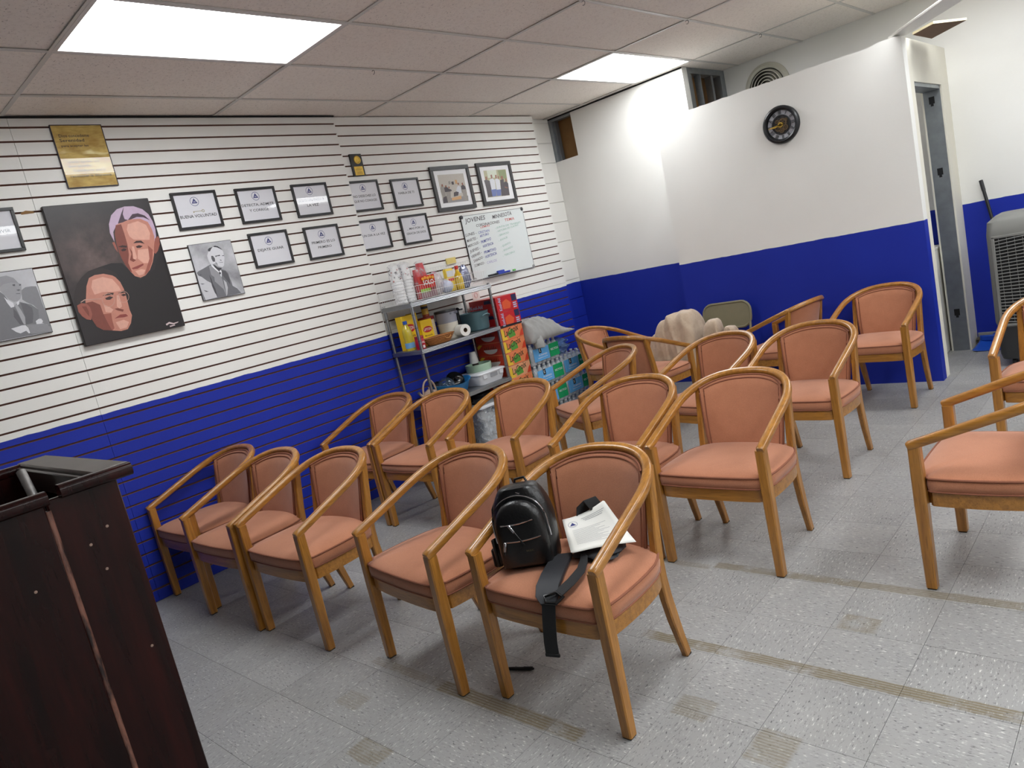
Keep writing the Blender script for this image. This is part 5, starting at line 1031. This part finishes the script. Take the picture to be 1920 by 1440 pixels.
lbox('inner_shelf', 1.415, 2.26, -1.30, -.692, 1.02, 1.04)
lbox('floor_board', 1.415, 2.26, -1.30, -.692, .06, .08)
G().tube([P(2.266, -.866, .0), P(2.266, -.866, 1.12)], .012, 10).build('worn_corner_bead', WORN, t)
sec = rrect(.05, .04, .016, 4)
def rail(name, a, b, s=sec): G().sweep([P(*a), P(*b)], s).build(name, CHERRY, t, smooth=50)
rail('top_moulding', (2.285, -.828, 1.166), (2.285, -.632, 1.166)); rail('top_moulding', (2.290, -1.32, 1.160), (2.290, -.862, 1.160))
rail('top_moulding', (1.395, -1.32, 1.162), (1.395, -.632, 1.162))
lbox('front_ledge', 1.36, 2.262, -.728, -.622, 1.160, 1.184, M('worn_ledge_lacquer', (74, 66, 62), .42, var=.35, vs=12), .006)
lbox('ledge_step', 1.42, 2.255, -.745, -.729, 1.10, 1.172, M('ledge_step_grey', (58, 50, 48), .3, var=.2, vs=20))
lbox('rear_ledge', 1.42, 2.26, -1.32, -1.27, 1.14, 1.182)
for y, z in ((-.79, .985), (-.735, 1.02), (-.77, .90), (-.955, .92), (-.72, .62)): G().lathe([(.001, 0), (.0045, 0), (.004, .0015), (.001, .002)], 10, P(2.272 if y > -.87 else 2.284, y, z), (1, 0, 0)).build('screw_plug', M('pale_plug', (150, 124, 110), .5), t)
G().tube([P(1.87, -.80, 1.045), P(1.82, -.80, 1.13), P(1.775, -.80, 1.196)], .015, 12).build('steel_rod', M('worn_steel', (150, 148, 146), .4, .7, var=.4, vs=40), t)
# ---------------------------------------------------------------- backpack, papers and pen
LEA = M('black_leather', (17, 17, 18), .34, var=.25, vs=30, bump=.0012, bs=120); ZIPM = M('zip_steel', (196, 196, 200), .2, 1.); WEB = M('black_webbing', (26, 27, 30), .75, bump=.0006, bs=300); NYL = M('charcoal_nylon', (38, 40, 45), .6, var=.1, vs=60)
t = thing('backpack', 'small black leather backpack standing on the chair, top zip half open', 'backpack', (2.872, .372, .464), .5)
t.rotation_euler = (-.10, -.05, .5)
def bp(a, b, grow=0.):
    """outline of the bag body: b 0..1 bottom to top, a angle"""
    th = 2 * PI * a; h = .285; z = h * b
    wt = .112 * (1 - .10 * (1 - b) ** 3) * (1 - max(0, b - .52) ** 2 * 3.1) ** .5 if b < 1 else .02
    dp = .070 * (1 - .25 * b ** 2)
    c, s = math.cos(th), math.sin(th); e = .62
    x = wt * math.copysign(abs(c) ** e, c); y = dp * math.copysign(abs(s) ** e, s)
    return Vector((x * (1 + grow), y * (1 + grow) + .012 * b, z))
L = []
for b in (0, .015, .05, .15, .3, .45, .58, .7, .8, .88, .94, .98):
    k = .86 if b == 0 else (.95 if b == .015 else 1); ring = [bp(i / 40, b) for i in range(40)]
    L.append([Vector((p.x * k, p.y * k, p.z)) for p in ring])
L.append([Vector((p.x * .55, .012 + (p.y - .012) * .55, .285)) for p in L[-1]])
body = G().rings(L).build('bag_body', LEA, t, smooth=60)
# front panel bulge with arch
def arch(u, w, h0, h1, y, n=26):
    pts = []
    for k in range(n + 1):
        a = PI * k / n; pts.append(Vector((-w * math.cos(a) * u, y, h0 + (h1 - h0) * max(0., math.sin(a)) ** .75)))
    return pts
g = G(); fr = []
for u, yy in ((1., -.060), (.97, -.078), (.85, -.088), (.55, -.093), (.2, -.094)):
    ring = [Vector((-.092 * u, yy, .012 + .02 * (1 - u)))] + [Vector((p.x, yy, p.z)) for p in arch(u, .092, .13, .13 + .115 * u, yy)] + [Vector((.092 * u, yy, .012 + .02 * (1 - u)))]
    fr.append(ring)
g.rings(fr); panel = g.build('front_panel', LEA, t, smooth=60)
z1 = [Vector((-.1, -.052, .10))] + arch(1., .1, .14, .258, -.058) + [Vector((.1, -.052, .10))]
G().tube(z1, .0028, 6).build('main_zip', ZIPM, t)
G().tube([Vector((-.1, -.05, .10)), Vector((-.108, -.03, .16)), Vector((-.105, -.012, .215)), Vector((-.08, -.004, .256)), Vector((-.045, -.008, .272)), Vector((-.01, -.03, .270)), Vector((.02, -.05, .262))], .0026, 6).build('open_zip', ZIPM, t)
g = G(); g.poly([Vector((-.1, -.053, .11)), Vector((-.108, -.032, .16)), Vector((-.105, -.014, .215)), Vector((-.08, -.006, .255)), Vector((-.045, -.010, .271)), Vector((-.01, -.032, .269)), Vector((-.03, -.058, .252)), Vector((-.07, -.058, .215)), Vector((-.092, -.058, .165))]); g.build('dark_opening', M('bag_lining', (8, 8, 9), .9), t, smooth=0)
for zz, x0, x1, yy in ((.168, -.062, .058, -.0895), (.108, -.055, .075, -.0925)):
    G().tube([Vector((x0 + (x1 - x0) * k / 10, yy - .0035 * math.sin(PI * k / 10), zz + .006 * (k / 10) - .004 * math.sin(PI * k / 10))) for k in range(11)], .0026, 6).build('pocket_zip', ZIPM, t)
for x, zz, ln, rz in ((-.030, .165, .03, .5), (-.058, .106, .03, -.25)):
    z_ = G().box(-.005, .005, -.003, .003, -ln, .004).build('zip_pull', ZIPM, t, (x, -.097, zz), (0, -rz, 0), bevel=.002); G().box(-.003, .003, -.002, .002, -ln - (.055 if ln and x > -.04 else .012), -ln).build('pull_tab', LEA, z_, bevel=.001)
g = G(); text_into(g, 'M&K', (.012, -.0945, .066), (1, 0, 0), (0, 0, 1), .028, .007); g.build('metal_lettering', M('dull_badge', (92, 84, 66), .35, .6), t, smooth=0, fix=False)
G().rings([[Vector((-.112 + .006 * s, y, z)) for y, z in ((-.045, .01), (.045, .01), (.048, .105), (-.05, .115))] for s in (0, -2.2)]).build('side_pocket', LEA, t, bevel=.004)
G().box(-.15, -.115, -.01, .03, .0, .07).build('side_strap', WEB, t, bevel=.006)
G().tube([(-.02, .05, .272), (-.015, .055, .295), (.02, .055, .297), (.03, .05, .274)], .005, 8).build('top_loop', LEA, t)
# shoulder strap lying over the seat edge
def ribbon(pts, wv, th, name, mat, parent=None, n=8):
    """pts: centre points, wv: width vectors"""
    g = G(); rs = []
    for k, (p, w) in enumerate(zip(pts, wv)):
        p = Vector(p); w = Vector(w); a = Vector(pts[max(0, k - 1)]); b = Vector(pts[min(len(pts) - 1, k + 1)]); nn = (b - a).cross(w).normalized() * th / 2
        rs.append([p - w / 2 - nn, p + w / 2 - nn, p + w / 2 + nn, p - w / 2 + nn])
    return g.rings(rs).build(name, mat, parent, bevel=.0012)
t2 = thing('shoulder_strap', 'padded black shoulder strap with a buckle hanging over the front seat edge', 'strap', (3.06, .19, .47))
def Q(*p): return tuple(Vector(p) - Vector((3.06, .19, .47)))
ribbon([Q(2.985, .405, .486), Q(3.01, .35, .487), Q(3.04, .28, .484), Q(3.068, .215, .474), Q(3.085, .183, .455), Q(3.10, .168, .44)], [(.062, .034, 0), (.066, .034, 0), (.072, .032, 0), (.074, .03, 0), (.07, .026, 0), (.045, .02, 0)], .014, 'padded_strap', NYL, t2)
ribbon([Q(3.105, .165, .445), Q(3.10, .160, .41), Q(3.092, .157, .36), Q(3.085, .155, .31), Q(3.082, .155, .272)], [(.048, .012, .004)] * 5, .003, 'hanging_webbing', WEB, t2)
ribbon([Q(3.125, .195, .468), Q(3.14, .25, .484), Q(3.13, .32, .490), Q(3.10, .38, .494), Q(3.07, .42, .496)], [(.046, -.02, 0)] * 5, .003, 'webbing_loop', WEB, t2)
G().tube([Q(3.09, .168, .468), Q(3.10, .158, .452), Q(3.135, .168, .450), Q(3.15, .19, .465), Q(3.12, .195, .472)], .006, 8, closed=True).build('buckle', M('black_buckle', (12, 12, 13), .3), t2)
G().box(-.026, .026, -.004, .004, -.012, .0).build('stitched_tip', WEB, t2, Q(3.082, .155, .272), (0, 0, .25), bevel=.002)
o = lumpy(G(), (0, 0, .018), (.09, .085, .02), 26, 12, .2, 41, 0.).build('dark_scarf', NYL, None, (3.085, .495, .4655), (0, 0, .6), smooth=70); tag(o, 'bunched black fabric under the paper sheets on the chair', 'scarf')
def sc_l(p):
    q = Vector(p) - Vector((3.085, .495, .4655)); return tuple(Matrix.Rotation(-.6, 3, 'Z') @ q)
ribbon([sc_l((2.93, .575, .475)), sc_l((2.945, .592, .53)), sc_l((2.955, .60, .59)), sc_l((2.985, .61, .615)), sc_l((3.01, .612, .58))], [(.045, .03, 0)] * 5, .006, 'strap_end', WEB, o)
PB, PA, PD, PE = Vector((3.056, .372, .520)), Vector((3.208, .535, .505)), Vector((2.882, .552, .548)), Vector((3.045, .612, .612))
def sheet(a, b, dz=0.): 
    p = PB.lerp(PA, a).lerp(PD.lerp(PE, a), b); p.z += .016 * math.sin(PI * a) * (b - .3) * -1 + dz - .006 * math.sin(PI * b); return p - Vector((3.04, .5, .5))
t3 = thing('paper_sheets', 'stapled white paper sheets with a round emblem lying on the chair', 'paper', (3.04, .5, .5))
for k in range(3):
    o = G().grid(lambda a, b: sheet(a, b, -.0012 * k) + Vector((.002 * k, .001 * k, 0)), 12, 14).build('sheet', M('letter_paper', (236, 236, 230), .8), t3, smooth=80); o.modifiers.new('th', 'SOLIDIFY').thickness = .0006
g = G()
def sp(a, b): return sheet(a, b, .0012)
def line(a0, a1, b, h=.006, mi=0):
    n = 5; g.mat(mi)
    for q in range(n): g.add([sp(a0 + (a1 - a0) * q / n, b), sp(a0 + (a1 - a0) * (q + 1) / n, b), sp(a0 + (a1 - a0) * (q + 1) / n, b + h), sp(a0 + (a1 - a0) * q / n, b + h)], [(0, 1, 2, 3)])
for k in range(3): line(.40 + .03 * k, .92 - .04 * k, .87 - k * .035, .008)
for k in range(14):
    line(.14, .80 - .06 * ((k * 7) % 5), .62 - k * .033, .005)
n = 18
g.mat(1)
for q in range(n):
    a0, a1 = 2 * PI * q / n, 2 * PI * (q + 1) / n
    g.add([sp(.19 + r * math.cos(a), .79 + r * .78 * math.sin(a)) for a, r in ((a0, .10), (a1, .10), (a1, .093), (a0, .093))], [(0, 1, 2, 3)])
g.add([sp(.19, .84), sp(.125, .755), sp(.255, .755)], [(0, 1, 2)])
g.build('printed_text', [M('grey_print', (132, 134, 142), .8), INKB], t3, smooth=0, fix=False)
t = thing('pen', 'black pen lying on the floor under the backpack chair', 'pen', (2.69, .342, .0075)); t.rotation_euler = (0, 0, math.atan2(.046, .113))
G().lathe([(.002, -.062), (.0055, -.055), (.0065, -.02), (.0065, .045), (.005, .058), (.003, .062)], 12, (0, 0, 0), (1, 0, 0)).build('barrel', BLACK, t); G().box(.02, .058, -.002, .002, .006, .0085).build('clip', M('pen_clip', (60, 60, 64), .3, .5), t)
# ---------------------------------------------------------------- folding chair and blanket at the back
t = thing('folding_chair', 'tan metal folding chair leaning behind the blanket against the partition', 'folding chair', (1.715, 4.345, 0)); TM = M('tan_enamel', (128, 122, 98), .38, .1, var=.12, vs=10)
def fb(w, h, r, y, z0, n=5): return [Vector((x, y, z0 + q)) for x, q in rrect(w, h, r, n)]
tilt = .17
def tl(p): return Vector((p.x, p.y + (p.z - .4) * tilt, p.z))
back = [[tl(v) for v in fb(.42, .20, .075, yy, .69)] for yy in (-.006, .006)]
G().rings(back).build('back_panel', TM, t, bevel=.003)
G().tube([tl(v) for v in fb(.432, .212, .08, 0, .69)], .011, 8, up=(0, 1, 0), closed=True).build('back_rim', TM, t)
for s in (-1, 1):
    G().tube([tl(Vector((s * .205, 0, .62))), tl(Vector((s * .21, -.02, .40))), Vector((s * .215, -.12, .02))], .011, 8, up=(0, 1, 0)).build('front_leg', TM, t)
    G().tube([tl(Vector((s * .185, .0, .46))), Vector((s * .19, .085, .02))], .011, 8, up=(0, 1, 0)).build('rear_leg', TM, t)
    for z, y in ((.01, -.123), (.01, .087)): G().lathe([(.012, -.01), (.014, 0), (.014, .016), (.012, .02)], 10, (s * (.215 if y < 0 else .19), y, z)).build('rubber_foot', BLACK, t)
G().rings([[tl(v) for v in fb(.40, .38, .05, yy, .30)] for yy in (-.045, -.030)]).build('folded_seat', TM, t, bevel=.003)
def blanket_mat():
    t = NT('tan_fleece'); n = t.noise(t.oc, 7, 4, .6); c = t.mix(t.ramp(n, .35, .7), lin((176, 154, 132)), lin((208, 190, 168))); c = t.mix(t.math('MULTIPLY', t.ramp(t.noise(t.oc, 14, 3), .62, .75), .4), c, lin((140, 114, 98)))
    t.col(c); t.b.inputs['Roughness'].default_value = .95; t.b.inputs['Sheen Weight'].default_value = .3; t.bump(t.noise(t.oc, 60, 3), .003, .6); return t.m
BLK = blanket_mat()
def cloth(name, label, cat, base, tops, seed):
    """draped cloth: height field from a few rounded humps, with sharp folds running down its flanks"""
    rnd = random.Random(seed); ph = [(rnd.uniform(10, 26), rnd.uniform(6, 20), rnd.uniform(0, 6), rnd.uniform(.5, 1)) for _ in range(5)]
    x0, x1, y0, y1, zb = base
    def f(a, b):
        x = x0 + (x1 - x0) * a; y = y0 + (y1 - y0) * b
        z = max([zb] + [zb + h * math.exp(-(abs((x - cx) / sx) ** p + abs((y - cy) / sy) ** p)) for cx, cy, sx, sy, h, p in tops])
        sl = min(1., (z - zb) * 5); c = (x * 1.6 + .5 * y, y * .8, z * .55); w = crumple(c, 4.5, 1., seed)
        return Vector((x + .02 * crumple(c, 3., 1., seed + 4) * sl, y - .014 * w * sl, max(zb, z + .013 * w * sl)))
    o = G().grid(f, 90, 70).build(name, BLK, None, smooth=80); o.modifiers.new('th', 'SOLIDIFY').thickness = .01; return tag(o, label, cat)
cloth('blanket', 'rumpled tan blanket heaped high by the blue back wall', 'blanket', (1.015, 1.64, 3.95, 4.32, .03), [(1.43, 4.14, .18, .19, .77, 6), (1.34, 4.12, .22, .19, .72, 4), (1.24, 4.12, .18, .18, .62, 4), (1.13, 4.10, .12, .16, .48, 4)], 5)
cloth('blanket', 'second tan blanket bundled in front of the folding chair', 'blanket', (1.645, 1.98, 3.93, 4.20, .03), [(1.74, 4.06, .10, .12, .68, 5), (1.89, 4.06, .08, .12, .61, 5)], 8)
# ---------------------------------------------------------------- evaporative cooler, dustpan, broom handle, things in the closet
t = thing('evaporative_cooler', 'tall grey evaporative air cooler with a wire grille at the right edge', 'cooler', (3.92, 5.02, 0)); CG = M('cooler_grey', (122, 122, 118), .5, var=.06, vs=8); CD = M('cooler_dark', (44, 45, 47), .5); CGR = M('grille_grey', (112, 112, 110), .45)
W2, D2 = .36, .22
def cl(w, d, z, r=.05): return [Vector((x, y, z)) for x, y in rrect(w, d, r, 4)]
G().rings([cl(.70, .42, .30), cl(.72, .44, .34), cl(.72, .44, .97), cl(.70, .42, 1.06), cl(.60, .34, 1.10), cl(.2, .1, 1.105)]).build('housing', CG, t, smooth=40)
G().rings([cl(.68, .40, .06), cl(.70, .42, .10), cl(.70, .42, .30)]).build('water_tank', CD, t, smooth=40)
G().box(-.31, .31, -.2245, -.219, .33, .95).build('grille_recess', M('grille_black', (16, 16, 17), .8), t, bevel=.002)
for nme, b in (('bezel', (-.325, -.305, .32, .96)), ('bezel', (.305, .325, .32, .96))): G().box(b[0], b[1], -.232, -.218, b[2], b[3]).build(nme, CG, t, bevel=.004)
for b in ((.945, .965), (.31, .33)): G().box(-.325, .325, -.232, -.218, *b).build('bezel', CG, t, bevel=.004)
for k in range(26):
    z = .345 + k * .0232; G().tube([(-.305 + .61 * q / 10, -.229 - .004 * math.sin(PI * q / 10), z - .035 * math.sin(PI * q / 10) * (.4 - k / 26)) for q in range(11)], .0042, 6).build('louver_wire', CGR, t)
for k in range(13): G().tube([(-.28 + k * .0466, -.226, .335), (-.28 + k * .0466, -.226, .945)], .0022, 5).build('upright_wire', CGR, t)
for sx in (-1, 1):
    for sy in (-1, 1): G().lathe([(.001, -.012), (.03, -.012), (.03, .012), (.001, .012)], 16, (sx * .27, sy * .15, .03), (1, 0, 0)).build('caster', BLACK, t)
t = thing('dustpan', 'bright blue dustpan on the floor by the doorway', 'dustpan', (3.40, 5.52, .002)); DB = M('dustpan_blue', (34, 84, 190), .3)
g = G(); g.grid(lambda a, b: Vector((-.12 + .24 * a * (1 - .15 * b) + .018 * b, -.12 + .24 * b, .002 + .03 * b ** 2 + .012 * abs(2 * a - 1) ** 4)), 14, 10); o = g.build('pan', DB, t, smooth=60); o.modifiers.new('th', 'SOLIDIFY').thickness = .003
g = G(); g.grid(lambda a, b: Vector((-.10 + .20 * a, .12 - .01 * math.sin(PI * a), .03 + .055 * b)), 10, 3); o = g.build('back_lip', DB, t, smooth=60); o.modifiers.new('th', 'SOLIDIFY').thickness = .003
G().tube([(0, .118, .075), (0, .15, .08), (0, .20, .075)], .013, 10, scale=[1, .9, .7]).build('handle', DB, t)
o = lumpy(G(), (0, 0, .035), (.05, .04, .04), 18, 10, .3, 51, 0.).build('rag', M('dirty_rag', (92, 84, 74), .9, var=.4, vs=40), None, (3.315, 5.685, .0), smooth=60); tag(o, 'dirty crumpled rag behind the dustpan', 'rag')
t = thing('broom_handle', 'black paint-speckled broom handle leaning behind the cooler', 'broom handle', (3.66, 5.48, 0))
G().tube([(0, 0, .004), (-.245, .235, 1.345)], .0125, 10).build('stick', M('speckled_black', (28, 28, 30), .5, var=.5, vs=70), t); G().tube([(-.2305, .2211, 1.266), (-.2455, .2355, 1.348)], .0145, 10).build('grip', M('grip_dark', (44, 44, 47), .6), t)
tag(G().box(2.66, 3.095, 5.43, 5.70, .001, .872).box(2.65, 3.10, 5.42, 5.71, .872, .89).build('white_cabinet', WHITE_TRIM, None, bevel=.003), 'white cabinet inside the closet seen through the doorway', 'cabinet')
tag(G().box(2.99, 3.08, 5.30, 5.41, .0005, .11).build('wood_offcut', OSB, None, bevel=.002), 'brown wood offcut on the closet floor beside the white cabinet', 'wood')
